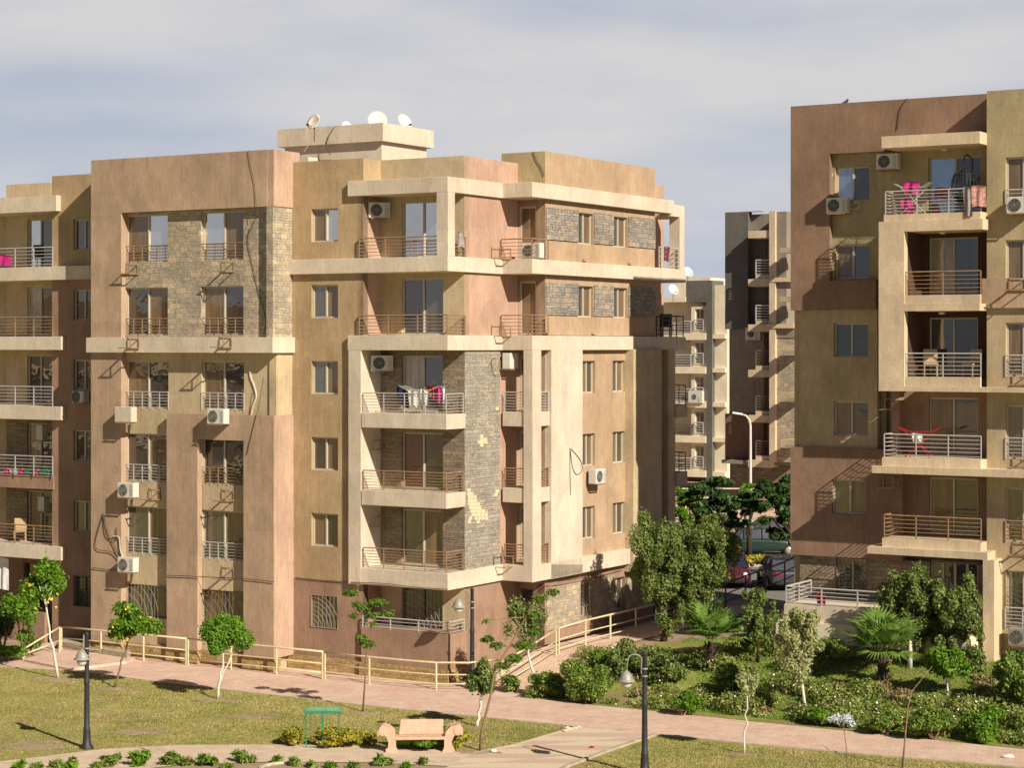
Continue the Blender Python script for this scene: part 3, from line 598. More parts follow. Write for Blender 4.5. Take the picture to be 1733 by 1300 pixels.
for k,py in enumerate((566,623,681,740,798)):
    z=Z4(py); E.box('balcony_slab',CREAMW,X4(1060),X4(1197),y4-.3,y4+1.89,z-.45,z+.12)
    z1=z+2.35
    E.wall('window_surround',CREAMW,'F',y4,X4(1170),X4(1196.5),z+.121,z1,[(X4(1176),X4(1191),z+.35,z1-.25)],d=.3,t=1.8)
    E.window('F',y4,X4(1176),X4(1191),z+.35,z1-.25,mats=(GMID,GCUR),fw=.08); 
    E.rail([(X4(1176),y4-.1),(X4(1191),y4-.1)],z+.3,.9,5,.8,RAILG,r=.035); E.rail([(X4(1060),y4-.1),(X4(1170),y4-.1)],z+.12,.95,5,1.6,RAILG if k!=3 else RAILD,r=.035)
    E.window('F',y4+1.9,X4(1151),X4(1164),z+.15,z1,mats=(GMID,GDARK),fw=.08,dep=.05,name='balcony_door')
    E.window('F',y4+.3,X4(1222),X4(1228),z+.5,z1,mats=(GCUR,),split=0,fw=.08)
    E.box('ledge',CREAMW,X4(1206),X4(1228),y4-.1,y4+.29,z-.35,z)
# the block across the park, seen only as the brown reflection in the panes
N=Bld('apartment_block','brown neighbouring block mirrored in the window panes, outside the picture','building',(-130,30,0))
N.box('wall',BROWN,-150,-118,-30,95,0,15.6); N.box('stair_tower',CREAM,-140,-119,20,26,15.6,18)
for k in range(5):
    N.box('balcony_slab',CREAM,-118,-116.8,-30,95,k*2.9+1.1,k*2.9+1.5)
    N.box('window_band',RAILD,-118,-117.95,-28,93,k*2.9+1.9,k*2.9+3.1)
# =================== GROUND ===================
def ground_mat():
    m,n,l,b=nt('bare_earth'); tc=n.new('ShaderNodeTexCoord').outputs['Object']
    r=ramp(n,[(.3,(.22,.15,.09)),(.5,(.36,.27,.17)),(.7,(.42,.33,.21))]); l.new(noise(n,l,tc,.9,8,.7),r.inputs[0])
    col=mul(n,l,r.outputs[0],noise(n,l,tc,12,4,.8),.75,1.2); l.new(col,b.inputs['Base Color']); b.inputs['Roughness'].default_value=.95
    bump(n,l,b,noise(n,l,tc,9,6,.8),.8,.05); return m
def paving(name,c1,c2,c3,bw=.22,bh=.11,rot=0):
    m,n,l,b=nt(name); tc=n.new('ShaderNodeTexCoord').outputs['Object']
    mp=n.new('ShaderNodeMapping'); mp.inputs['Rotation'].default_value=(0,0,rot); l.new(tc,mp.inputs[0])
    br=n.new('ShaderNodeTexBrick'); l.new(mp.outputs[0],br.inputs['Vector']); br.inputs['Scale'].default_value=1; br.inputs['Brick Width'].default_value=bw; br.inputs['Row Height'].default_value=bh
    br.inputs['Mortar Size'].default_value=.006; br.inputs['Bias'].default_value=-.2
    for k_,c in (('Color1',c1),('Color2',c2),('Mortar',tuple(v*.62 for v in c1))): br.inputs[k_].default_value=(*c,1)
    mx=n.new('ShaderNodeMix'); mx.data_type='RGBA'; r=ramp(n,[(.42,(0,0,0)),(.66,(.85,.85,.85))]); l.new(noise(n,l,tc,.7,7,.72),r.inputs[0]); l.new(r.outputs[0],mx.inputs[0]); l.new(br.outputs[0],mx.inputs[6]); mx.inputs[7].default_value=(*c3,1)
    col=mul(n,l,mx.outputs[2],noise(n,l,tc,16,5,.8),.84,1.14); col=mul(n,l,col,noise(n,l,tc,2.3,5,.7),.86,1.1)
    l.new(col,b.inputs['Base Color']); b.inputs['Roughness'].default_value=.9; b.inputs['Specular IOR Level'].default_value=.2
    bump(n,l,b,br.outputs['Fac'],-.5,.01); return m
def lawn_mat(name,a,b_,c,th=.53):
    m,n,l,b=nt(name); tc=n.new('ShaderNodeTexCoord').outputs['Object']
    r=ramp(n,[(.3,a),(.5,b_),(.68,c)]); l.new(noise(n,l,tc,.55,9,.72),r.inputs[0])
    mz=n.new('ShaderNodeMix'); mz.data_type='RGBA'; rz_=ramp(n,[(th,(0,0,0)),(th+.1,(.85,.85,.85))]); l.new(noise(n,l,tc,.34,10,.78),rz_.inputs[0]); l.new(rz_.outputs[0],mz.inputs[0]); l.new(r.outputs[0],mz.inputs[6]); mz.inputs[7].default_value=(.36,.25,.15,1)
    col=mul(n,l,mz.outputs[2],noise(n,l,mapn(n,l,tc,(1,1,1)),30,4,.9),.6,1.35); col=mul(n,l,col,noise(n,l,tc,4,5,.8),.8,1.2)
    l.new(col,b.inputs['Base Color']); b.inputs['Roughness'].default_value=.95; b.inputs['Specular IOR Level'].default_value=.1
    bump(n,l,b,noise(n,l,tc,22,6,.9),1,.06); return m
EARTH=ground_mat(); PAVE=paving('pink_interlocking_paving',(.60,.40,.32),(.68,.49,.40),(.66,.52,.41),rot=-TH)
PAVE2=paving('pink_and_sand_paving',(.56,.42,.34),(.66,.53,.40),(.64,.52,.38),.4,.2,.2)
def stripe_mat():
    m,n,l,b=nt('striped_paving'); tc=n.new('ShaderNodeTexCoord').outputs['Object']
    mp=n.new('ShaderNodeMapping'); mp.inputs['Rotation'].default_value=(0,0,.33); mp.inputs['Scale'].default_value=(.22,1.55,1); l.new(tc,mp.inputs[0])
    br=n.new('ShaderNodeTexChecker'); br.inputs['Scale'].default_value=1.0; l.new(mp.outputs[0],br.inputs[0]); br.inputs[1].default_value=(.53,.37,.30,1); br.inputs[2].default_value=(.63,.53,.38,1)
    mx=n.new('ShaderNodeMix'); mx.data_type='RGBA'; l.new(noise(n,l,tc,2.5,6,.7),mx.inputs[0]) if 0 else setattr(mx.inputs[0],'default_value',.22); l.new(br.outputs[0],mx.inputs[6]); mx.inputs[7].default_value=(.56,.43,.32,1)
    col=mul(n,l,mx.outputs[2],noise(n,l,tc,14,5,.8),.82,1.15); l.new(col,b.inputs['Base Color']); b.inputs['Roughness'].default_value=.9; return m
STRIPE=stripe_mat()
LAWN=lawn_mat('dry_lawn',(.24,.25,.06),(.42,.38,.13),(.56,.45,.22)); LAWNG=lawn_mat('green_lawn',(.15,.20,.03),(.29,.34,.07),(.44,.41,.14),.47)
ASPH=plain('asphalt',(.20,.19,.175),.9,0,.2,.2,3,.2); KERB=plain('concrete_kerb',(.42,.36,.27),.9,0,.25,.2,4,.3)
def structure(ob): ob['kind']='structure'; return ob
def ground():
    def ax(lo,hi,a,b,s): return [lo,lo*.6+a*.4]+list(np.arange(a,b+.01,s))+[hi*.5+b*.5,hi]
    xs_=ax(-900,900,-80,5,1.0); ys_=ax(-300,1500,30,106,1.0); m=MB()
    vs=[]; 
    for y in ys_:
        for x in xs_:
            X_,Y_=s2w(x,y); vs.append((X_,Y_,hs(x,y)-.02))
    nx=len(xs_); m.add(vs,[(j*nx+i,j*nx+i+1,(j+1)*nx+i+1,(j+1)*nx+i) for j in range(len(ys_)-1) for i in range(nx-1)])
    structure(m.build('ground',EARTH,smooth=True))
ground()
def resample(pts,n):
    pts=[Vector(p[:2]) for p in pts]; L=[0]
    for a,b in zip(pts,pts[1:]): L.append(L[-1]+(b-a).length)
    out=[]
    for k in range(n):
        s=L[-1]*k/(n-1); i=max(j for j in range(len(L)) if L[j]<=s+1e-9); i=min(i,len(pts)-2)
        f=(s-L[i])/max(1e-6,L[i+1]-L[i]); out.append(pts[i].lerp(pts[i+1],f))
    return out
def strip(name,A,Bp,dz,mat,n=60,m_=8,world=False):
    if not world: A=[G(*p) for p in A]; Bp=[G(*p) for p in Bp]
    a=resample(A,n); b=resample(Bp,n); m=MB(); vs=[]
    for i in range(n):
        for j in range(m_+1):
            p=a[i].lerp(b[i],j/m_); vs.append((p.x,p.y,hw(p.x,p.y)+dz))
    w=m_+1; m.add(vs,[(i*w+j,(i+1)*w+j,(i+1)*w+j+1,i*w+j+1) for i in range(n-1) for j in range(m_)])
    return structure(m.build(name,mat,smooth=True))
PL=[(-140,1127),(8,1130),(115,1137),(165,1142),(300,1160),(480,1180),(640,1198),(800,1214),(955,1229),(1115,1245),(1280,1262),(1450,1277),(1733,1301),(1900,1315)]
PLL=PL[:9]; PLR=PL[9:]
up=lambda y,xs_:[s2w(x,y) for x in xs_]
xr=[-75+2.2*i for i in range(30)]
low=[G(*p)[:2] for p in PL]
strip('path',low,[s2w(w2s(*q)[0],60.35 if w2s(*q)[0]>-38.9 else 61.8) for q in resample(low,70)],.012,PAVE,90,10,world=True)
LU=[(-140,1300),(0,1290),(100,1278),(170,1269),(300,1262),(480,1261),(640,1264),(800,1274),(830,1274)]
strip('lawn',PLL[:-1]+[(905,1224),(965,1232)],LU[:-1]+[(812,1275),(870,1262)],.006,LAWN,70,14)
strip('path',LU,[(-140,1345),(60,1325),(300,1296),(470,1290),(640,1292),(800,1300),(850,1302)],.008,PAVE2,60,4)
strip('path',[(975,1231),(870,1262),(800,1276),(700,1330)],[(1110,1244),(1020,1275),(955,1300),(880,1360)],.010,STRIPE,24,10)
strip('lawn',PLR,[(960,1305),(1000,1395),(1300,1395),(1733,1400),(1900,1410)],.006,LAWN,50,14)
strip('unseen_lawn',[s2w(x,56.0) for x in range(-160,80,8)],[s2w(x,-60) for x in range(-160,80,8)],-.012,LAWN,30,30,world=True)  # lawn outside the view, added to cut the bounce off the bare earth
strip('soil_bed',[(-140,1347),(60,1327),(300,1297),(470,1291),(640,1293),(800,1301),(850,1303)],[(-140,1420),(60,1420),(300,1420),(470,1420),(640,1420),(800,1420),(850,1420)],.004,EARTH,30,4)
strip('garden_lawn',[s2w(x,60.45) for x in xr if -36.4<x<5],[s2w(x,68.9) for x in xr if -36.4<x<5],.0,LAWNG,60,30,world=True)
strip('walkway',[s2w(-38.7,y) for y in range(60,90,2)],[s2w(-36.5,y) for y in range(60,90,2)],.016,PAVE,40,5,world=True)
def flat(name,x0_,x1_,y0_,y1_,z,mat,z0=None):
    m=MB(); m.box(x0_,x1_,y0_,y1_,z-(.02 if z0 is None else z-z0),z); return structure(m.build(name,mat))
flat('road',-10,60,90,104,.86,ASPH); flat('road',-10,60,106.4,116,.85,ASPH); flat('kerb',-10,60,104,106.4,.98,KERB,.6)
flat('terrace_ground',-10,60,117.6,150,2.05,PAVE,-.5); flat('kerb',-10,16.4,88.9,89.3,.95,KERB,.5)
# kerbs along the park paths
def kerb(pts,h=.07,w_=.12,name='kerb'):
    m=MB(); P_=[G(*p) for p in pts]; q=resample(P_,max(4,int(len(pts)*6)))
    vs=[]
    for i,p in enumerate(q):
        t=(q[min(i+1,len(q)-1)]-q[max(0,i-1)]).normalized(); nn=Vector((-t.y,t.x))*w_/2; z=hw(p.x,p.y)
        for sgn,zz in ((-1,-.05),(-1,h),(1,h),(1,-.05)): vs.append((p.x+nn.x*sgn,p.y+nn.y*sgn,z+zz))
    m.add(vs,[(i*4+j,i*4+(j+1)%4,i*4+4+(j+1)%4,i*4+4+j) for i in range(len(q)-1) for j in range(4)]+[(0,1,2,3),(len(vs)-4,len(vs)-3,len(vs)-2,len(vs)-1)])
    structure(m.build(name,KERB))
kerb(PLL[:-1]+[(955,1229)],.035,.08); kerb(PLR,.035,.08); kerb([(1110,1244),(1020,1275),(955,1300),(900,1340)],.05,.14); kerb([(975,1231),(870,1262),(800,1276)],.03,.08)
# raised entrance landing at the left with its edge
m=MB(); q=[G(40,1121),G(118,1137),G(215,1124),G(228,1118),G(104,1101)]; m.prism([(a[0],a[1]) for a in q],-.02,.10); structure(m.build('landing',PAVE)); 
m=MB(); q=[G(98,1100),G(215,1119),G(222,1113),G(104,1093)]; m.prism([(a[0],a[1]) for a in q],-.02,.30); structure(m.build('step',KERB))
# =================== VEGETATION ===================
def foliage(name,cl,n,size,mat,parent=None,o=(0,0,0),seed=0,flat=.0,shell=.55,elong=2.0,drop=0):
    """leaves spread through clump ellipsoids cl=[(x,y,z,rx,ry,rz)]; every leaf is a small folded diamond"""
    r=np.random.RandomState(seed+int(abs(cl[0][0]*131+cl[0][1]*17))%9973)
    c=np.array(cl); vol=(c[:,3]*c[:,4]*c[:,5])**.75; k=r.choice(len(c),n,p=vol/vol.sum())
    d=r.normal(size=(n,3)); d/=np.linalg.norm(d,axis=1)[:,None]
    rad=np.where(r.rand(n)<shell,r.uniform(.78,1.08,n),r.rand(n)**.45)
    rad=np.where(r.rand(n)<.10,rad*r.uniform(1.1,1.45,n),rad); p=c[k,:3]+d*c[k,3:6]*rad[:,None]; p[:,2]-=drop*rad*r.rand(n)
    nr=d*.7+r.normal(size=(n,3))*.6; nr[:,2]+=.35+flat; nr/=np.linalg.norm(nr,axis=1)[:,None]
    t=np.cross(nr,r.normal(size=(n,3))); t/=np.linalg.norm(t,axis=1)[:,None]; b=np.cross(nr,t)
    s=size*r.uniform(.6,1.35,n)[:,None]; L=t*s*.5*elong**.5; W=b*s*.5/elong**.5
    V=np.stack([p-L,p+W+nr*s*.1,p+L-nr*s*.12,p-W+nr*s*.1],1).reshape(-1,3)-np.array(o)
    return fastmesh(name,V,4,mat,parent)
def clumps(c,R,k,rs=.38,seed=0,lo=-.6):
    r=random.Random(seed+int(c[0]*100)); out=[(c[0],c[1],c[2],R[0]*.5,R[1]*.5,R[2]*.55)]
    for i in range(k):
        a=r.uniform(0,6.28); z=r.uniform(lo,1); q=math.sqrt(max(0,1-z*z))*r.uniform(.45,.95); f=rs*r.uniform(.45,1.15)
        out.append((c[0]+math.cos(a)*q*R[0],c[1]+math.sin(a)*q*R[1],c[2]+z*R[2]*.7,R[0]*f,R[1]*f,R[2]*f))
    return out
def branch(m,p0,p1,r0,r1,wob=.05,n=7,seed=0):
    r=random.Random(seed); p0=Vector(p0); p1=Vector(p1); pts=[]; rr=[]
    for i in range(n):
        f=i/(n-1); w_=math.sin(f*math.pi)*wob; pts.append(p0.lerp(p1,f)+Vector((r.uniform(-1,1)*w_,r.uniform(-1,1)*w_,0))); rr.append(r0+(r1-r0)*f)
    m.tube(pts,rr,7); return pts
def tree(label,group,base,cpx,cpy,rw,rh,n,size,mat,bark=BARKW,r0=.05,k=10,fork=0,cat='tree',name='small_tree',fl=None,shell=.55,rs=.38,elong=2.0,lo=-.6,lean=None,Yc=None,limbs=5):
    X_,Y_,z_=G(*base) if len(base)==2 else base; s=Y_/F; o=(X_,Y_,z_)
    t=thing(name,label,cat,o,0,group)
    c=at(cpx,cpy,Y_ if Yc is None else Yc); R=(rw*s,rw*s*.9,rh*s)
    m=MB(o); top=(c[0],c[1],c[2]-R[2]*.45); pts=branch(m,o,top,r0,r0*.55,.06,9,int(X_*50))
    for i in range(limbs):
        a=6.28*i/max(1,limbs)+X_; q=(c[0]+math.cos(a)*R[0]*.55,c[1]+math.sin(a)*R[1]*.55,c[2]+R[2]*random.uniform(-.1,.6)); branch(m,pts[-2 if i%2 else -1],q,r0*.5,r0*.15,.06,5,i)
    if fork: branch(m,pts[2],(c[0]+R[0]*.45,c[1],c[2]-R[2]*.5),r0*.7,r0*.4,.03,6,9)
    m.build('trunk',bark,t,smooth=True)
    cl=clumps(c,R,k,rs,lo=lo); cr=foliage('crown',cl,n,size,mat,t,o,elong=elong,shell=shell)
    if fl:
        f=foliage('flowers',[(c[0],c[1]-R[1]*.3,c[2],R[0]*.85,R[1],R[2]*.85)],fl[0],fl[1],fl[2],t,o,elong=1.2,shell=1)
    return t
# trees of the lawn and the garden
tree('white-stemmed young tree with yellow blossoms in the lawn by the stair rail',None,(98,1149),76,990,34,48,2600,.11,L_BRT,r0=.055,k=9,fl=(26,.12,FLY),rs=.45)
tree('wide flat-topped young tree with yellow blossoms behind the left lamp, slender bent stem',None,(194,1165),222,1055,50,36,3200,.10,L_BRT,bark=BARK,r0=.045,k=10,fl=(16,.12,FLY),rs=.42)
tree('tree clipped to a dense round green ball on a forked white stem',None,(368,1184),379,1077,39,40,11000,.075,L_TOP,r0=.055,k=14,fork=1,rs=.52,shell=.8,elong=1.5,name='topiary_tree',limbs=7)
def ball(label,base,cpx,cpy,rw,rh,n,size,mat,name='shrub',cat='shrub',group=None,k=10,fl=None,shell=.65,rs=.42,Y_=None):
    g=G(*base); Yv=Y_ or g[1]; s=Yv/F; c=at(cpx,cpy,Yv); o=g; t=thing(name,label,cat,o,0,group)
    R=(rw*s,rw*s*.85,rh*s); m=MB(o)
    for i in range(6):
        a=i*1.05; branch(m,(o[0]+.05*math.cos(a),o[1]+.05*math.sin(a),o[2]),(c[0]+math.cos(a)*R[0]*.6,c[1]+math.sin(a)*R[1]*.6,c[2]+R[2]*.3),.025,.008,.05,5,i)
    m.build('stem',BARK,t); foliage('leaves',clumps(c,R,k,rs,lo=-.9),n,size,mat,t,o,shell=shell)
    if fl: foliage('flowers',[(c[0],c[1]-.1,c[2]+R[2]*.1,R[0],R[1],R[2])],fl[0],fl[1],fl[2],t,o,elong=1.2,shell=1)
    return t
ball('dark green rounded bush cut off by the left picture edge',(5,1100),2,1048,33,44,5200,.09,L_DRK,k=12)
ball('loose pale green bush behind the dark rounded bush at the left edge',(42,1112),42,1020,34,50,2600,.10,L_BRT,k=9,shell=.4)
ball('straggly climber bush low beside the left stair rail',(48,1112),48,1085,20,22,700,.10,L_BRT,k=5,shell=.3)
ball('low clipped dark hedge at the foot of the left stairs',(20,1119),25,1105,42,11,2600,.07,L_TOP,k=8,name='hedge',cat='hedge')
# sparse feathery sapling before the wall
def sapling(label,base,path,tufts,rr=.035,mat=L_ACA,bark=BARK,name='sapling',size=.085,per=150,rad=.34,flat_=.35):
    X_,Y_,z_=G(*base); o=(X_,Y_,z_); t=thing(name,label,'tree',o); m=MB(o)
    P_=[at(px,py,Y_) for px,py in path]; n=len(P_); m.tube([o]+P_,[rr*(1-.75*i/n) for i in range(n+1)],6)
    for tp in tufts:
        px,py,sx=tp[:3]; q=at(px,py,Y_+random.uniform(-.3,.3)); j=min(range(n),key=lambda i:abs(P_[i][2]-(q[2]-.25))+abs(P_[i][0]-q[0])*.4); branch(m,P_[j],q,rr*.35,.006,.08,5,int(px))
    m.build('trunk',bark,t,smooth=True)
    if tufts:
        cl=[]
        for tp in tufts:
            px,py,sx=tp[:3]; q=at(px,py,Y_); s=Y_/F*sx; cl.append((q[0],q[1],q[2],s,s,s*flat_))
        foliage('crown',cl,per*len(tufts),size,mat,t,o,shell=.2,elong=3,drop=.1)
    return t
sapling('tall thin sapling with few feathery tufts in front of the corner balcony',(614,1206),[(618,1150),(621,1090),(617,1040),(606,1000),(603,960)],[(594,1002,14),(606,1022,12),(618,1028,14),(640,1018,16),(655,1036,12),(628,1040,12),(612,1078,12),(622,1088,14),(598,1040,8),(632,1055,8)])
sapling('leaning brown tree whose thin crown bends right behind the bench end',(812,1272),[(816,1235),(830,1180),(838,1130),(862,1095),(890,1045),(915,1010),(935,990)],[(826,1080,12),(840,1090,12),(870,1112,16),(850,1125,14),(888,1090,18),(905,1068,14),(915,1010,14),(935,1000,12),(900,1040,10),(822,1050,7)],.05)
tree('small leafy tree with a whitewashed stem close behind the leaning brown tree',None,(807,1231),816,1150,25,44,3400,.085,L_OLV,r0=.06,k=9,rs=.46)
tree('slim whitewashed tree with pale speckled leaves at the corner of the walkway',None,(908,1175),892,1062,38,52,3000,.085,L_OLV,r0=.055,k=11,rs=.38,shell=.35)
def shoots(label,base,hub,fans,n,size,mat,bark=BARKD,r0=.15,name='large_tree',wid=.21,seed=1,fl=None):
    X_,Y_,z_=G(*base); o=(X_,Y_,z_); t=thing(name,label,'tree',o); r=random.Random(seed); m=MB(o); hb=Vector(at(hub[0],hub[1],Y_)); m.tube([o,((X_+hb.x)/2,Y_,(z_+hb.z)/2),tuple(hb)],[r0,r0*.8,r0*.6],8); cl=[]
    s=Y_/F
    for (px,py,wpx,hpx) in fans:
        q=Vector(at(px,py,Y_+r.uniform(-1,1)*wpx*s*1.6)); branch(m,hb,q,r0*.35,.02,.08,5,int(px))
        k=max(5,int(wpx*hpx/34))
        for i in range(k):
            a=r.uniform(-1,1); b=r.uniform(-1,1); e=r.uniform(-1,1); p=q+Vector((a*wpx*s,b*wpx*s*.9,e*hpx*s*(1-.35*abs(a)))); w_=wid*r.uniform(.5,1.2); cl.append((p.x,p.y,p.z,w_,w_,w_*r.uniform(1.0,2.1)))
    m.build('trunk',bark,t,smooth=True); foliage('crown',cl,n,size,mat,t,o,seed=seed,shell=.45)
    if fl: foliage('flowers',[cl[i] for i in range(0,len(cl),3)],fl[0],fl[1],fl[2],t,o,elong=1.2,shell=1)
    return t
shoots('large dense dark green tree with an upswept crown beside the walkway fence end',(1123,1086),(1126,1060),[(1098,925,22,40),(1088,960,16,22),(1130,925,26,44),(1165,930,28,50),(1200,925,28,46),(1225,950,20,36),(1120,985,24,36),(1155,985,30,40),(1195,972,28,32),(1222,962,14,22),(1140,1025,17,28),(1108,995,14,22),(1168,1015,15,20),(1092,888,6,16),(1210,905,14,22),(1128,1050,10,16)],56000,.08,L_OLV,wid=.23)
shoots('bushy tree with reddish specks between the left fan palm and the terrace',(1283,1122),(1283,1075),[(1275,1020,14,22),(1295,1040,16,26),(1268,1055,16,26),(1290,1075,20,20),(1305,1060,8,16),(1268,1085,12,16)],8500,.08,L_OLV,r0=.06,name='small_tree',wid=.15,seed=4,fl=(40,.06,FLR))
shoots('whitewashed small tree with a pale variegated crown in front of the terrace wall',(1364,1214),(1357,1150),[(1338,1065,12,20),(1368,1058,12,20),(1352,1045,8,14),(1330,1085,14,18),(1360,1090,20,22),(1385,1080,9,18),(1345,1118,16,20),(1368,1125,12,16),(1350,1145,9,10)],8500,.08,L_VAR,BARKW,.06,'small_tree',.17,5)
shoots('tallest garden tree in front of the terrace glass doors, dense green crown',(1540,1132),(1541,1085),[(1558,972,7,16),(1520,985,14,20),(1548,1000,16,26),(1575,1005,16,26),(1510,1015,14,22),(1535,1040,22,26),(1570,1045,20,26),(1555,1080,24,18),(1520,1062,16,18),(1590,1075,12,20)],21000,.08,L_OLV,BARKW,.09,'small_tree',.2,6)
shoots('airy garden tree just left of the white terrace pillar',(1602,1135),(1604,1090),[(1640,985,5,14),(1620,1010,12,22),(1645,1015,12,16),(1605,1035,12,20),(1640,1045,16,18),(1612,1065,16,20),(1648,1075,12,16),(1600,1090,14,14)],13000,.08,L_OLV,BARK,.05,'small_tree',.19,7)
tree('small spindly tree with a white stem in the middle of the garden lawn',None,(1604,1178),1600,1125,38,38,2200,.10,L_BRT,r0=.04,k=9,rs=.4,shell=.3)
tree('smallest variegated tree on a thin white stem beside the right path edge',None,(1259,1277),1265,1158,21,33,2200,.08,L_VAR,r0=.035,k=8,rs=.42,limbs=3)
sapling('bare forked twig standing in the lawn left of the bare sapling',(1435,1318),[(1432,1262),(1424,1200),(1420,1180)],[],.018)
sapling('bare leafless sapling bending right at the lower right path edge',(1527,1302),[(1531,1260),(1536,1200),(1542,1172),(1560,1150),(1578,1128)],[],.03)
# fan palms
def palm(label,base,hub,Rpx,nf,seed):
    X_,Y_,z_=G(*base); o=(X_,Y_,z_); t=thing('fan_palm',label,'palm',o); r=random.Random(seed); s=Y_/F
    hb=Vector(at(hub[0],hub[1],Y_)); m=MB(o); m.tube([o,(X_,Y_,z_+(hb.z-z_)*.5),tuple(hb)],[.17,.15,.11],9)
    for i in range(26):
        a=r.uniform(0,6.28); z=z_+(hb.z-z_)*r.uniform(.15,1); p=Vector((X_+math.cos(a)*.13,Y_+math.sin(a)*.13,z)); m.tube([p,p+Vector((math.cos(a)*.14,math.sin(a)*.14,.16))],[.03,.012],4)
    m.build('trunk',BARKD,t)
    for i in range(nf):
        a=i*2.4+r.uniform(-.3,.3); el=r.uniform(.1,1.3) if i>5 else 1.35-.12*i; L=Rpx*s*r.uniform(.38,.6)
        d=Vector((math.cos(a)*math.cos(el),math.sin(a)*math.cos(el),math.sin(el))); tip=hb+d*L-Vector((0,0,.08*L))
        m=MB(o); m.tube([hb,hb+d*L*.5+Vector((0,0,.03)),tip],[.02,.015,.010],5)
        side=d.cross(Vector((0,0,1))); side=side.normalized() if side.length>.1 else Vector((1,0,0)); upv=side.cross(d).normalized(); B_=Rpx*s*r.uniform(.6,.85); nb=26
        for j in range(nb):
            f=(j/(nb-1)-.5)*2; an=f*1.75; dd=(d*math.cos(an)+side*math.sin(an)+upv*(.22*abs(f)-.02)).normalized(); ln=B_*(1-.28*abs(f))
            w_=.5*ln*.075; wv=dd.cross(upv).normalized()*w_; a0=tip; a1=tip+dd*ln*.55+upv*.02; a2=tip+dd*ln-Vector((0,0,ln*r.uniform(.10,.30)))
            m.add([a0,a1-wv,a1+upv*.02,a1+wv,a2],[(0,1,2),(0,2,3),(1,4,2),(2,4,3)])
        m.build('frond',L_PALM,t)
    return t
palm('fan palm left of the terrace, at the foot of the large dark tree',(1203,1135),(1203,1088),72,17,3)
palm('fan palm with a shaggy trunk in front of the terrace wall',(1493,1158),(1493,1108),78,18,8)
# shrubs of the garden
for a in [
 ('bright green young shrub at the corner where walkway and path meet',(870,1172),868,1155,22,12,700,.10,L_SHR),
 ('low leafy shrub under the slim whitewashed tree',(935,1180),930,1158,32,20,1900,.09,L_SHR),
 ('dense fresh green shrub left of centre in the garden front row',(985,1190),990,1150,45,36,6500,.075,L_SHR),
 ('tall feathery shrub beside the walkway in the garden',(1062,1150),1060,1120,34,34,2600,.09,L_OLV),
 ('round bright shrub behind the lamp post in the garden',(1012,1150),1022,1120,30,22,2400,.08,L_SHR),
 ('broad olive shrub under the large dark tree',(1120,1150),1125,1125,52,30,4600,.09,L_OLV),
 ('fresh green clump directly right of the lamp post',(1155,1212),1158,1190,24,20,2600,.08,L_BRT),
 ('dark rounded shrub between the lamp post and the smallest variegated tree',(1225,1178),1228,1150,34,26,2800,.09,L_SHR),
 ('dense shrub with white flowers at the right edge of the picture',(1718,1205),1716,1150,44,52,8000,.09,L_SHR),
 ('dark clipped bush behind the garden lawn at the right edge',(1725,1165),1722,1118,22,22,1800,.09,L_DRK),
 ('round bush with orange-red leaves before the white pillar foot',(1645,1140),1645,1115,30,22,2600,.08,L_OLV),
 ('low dark shrub row at the foot of the terrace wall',(1400,1118),1405,1098,50,16,2200,.09,L_SHR),
 ('bright green shrub at the kerb left of the white-leaved bush',(1385,1228),1382,1212,22,14,1300,.08,L_BRT),
 ('green shrub at the kerb left of the bare sapling',(1500,1243),1495,1222,34,20,2500,.08,L_SHR),
 ('wide leafy shrub at the kerb right of the bare sapling',(1580,1252),1580,1222,40,26,3600,.08,L_SHR),
 ('fresh green kerb shrub near the lower right corner',(1660,1258),1662,1225,38,30,3800,.08,L_BRT)]: ball(*a)
ball('small silvery white-leaved bush at the kerb of the right path',(1425,1232),1424,1221,26,11,1300,.08,FLG)
ball('yellow and dark green shrub left of the green sign frame',(495,1263),494,1245,23,18,1900,.075,L_YEL)
ball('low yellow-green hedge behind the green sign frame',(560,1264),568,1248,46,14,2600,.07,L_YEL,name='hedge',cat='hedge')
ball('yellow-green shrub between the sign frame and the bench',(622,1262),620,1250,20,13,1100,.07,L_YEL)
ball('clipped dark hedge seen under the bench seat',(712,1266),712,1252,44,14,4200,.06,L_TOP,name='hedge',cat='hedge')
ball('yellow-green shrub behind the right bench end',(776,1268),776,1254,18,16,1100,.07,L_YEL)
# white-flowered tangle: one ground-cover mass
cl=[]; rr=random.Random(5)
for i in range(360):
    px=rr.uniform(850,1760); py=rr.uniform(1105,1260); X_,Y_,z_=G(px,py); x,y=w2s(X_,Y_)
    if y<60.7 or x<-36.3 or y>68.6: continue
    if 1385<px<1690 and 1100<py<1178 and rr.random()<.96: continue
    if px>1560 and py<1190 and rr.random()<.7: continue
    if px<1400 and 1135<py<1190 and 1180<px<1300 and rr.random()<.5: continue
    s=rr.uniform(.10,.44)*(1.1 if px>1200 else .8); cl.append((X_,Y_,z_+s*.45,s*1.5,s*1.2,s*.75))
tag(foliage('ground_cover',cl,64000,.075,L_COV,shell=.35),'tangled low green ground cover filling the garden beds','ground cover',kind='stuff')
fl=[c for c in cl if c[0]>2]
tag(foliage('white_flowers',fl,1500,.065,FLW,shell=1,elong=1),'tiny white flowers scattered over the garden shrubs','flowers',kind='stuff')
L_DRY=leaf('dry_weeds',(.16,.12,.06),(.34,.26,.13),(.46,.38,.2),.2,2)
cd=[]
for i in range(60):
    px=rr.uniform(860,1740); py=rr.uniform(1115,1250); X_,Y_,z_=G(px,py); x,y=w2s(X_,Y_)
    if y<60.8 or x<-36 or y>68.4: continue
    s=rr.uniform(.1,.3); cd.append((X_,Y_,z_+s*.5,s*1.6,s*1.2,s*.8))
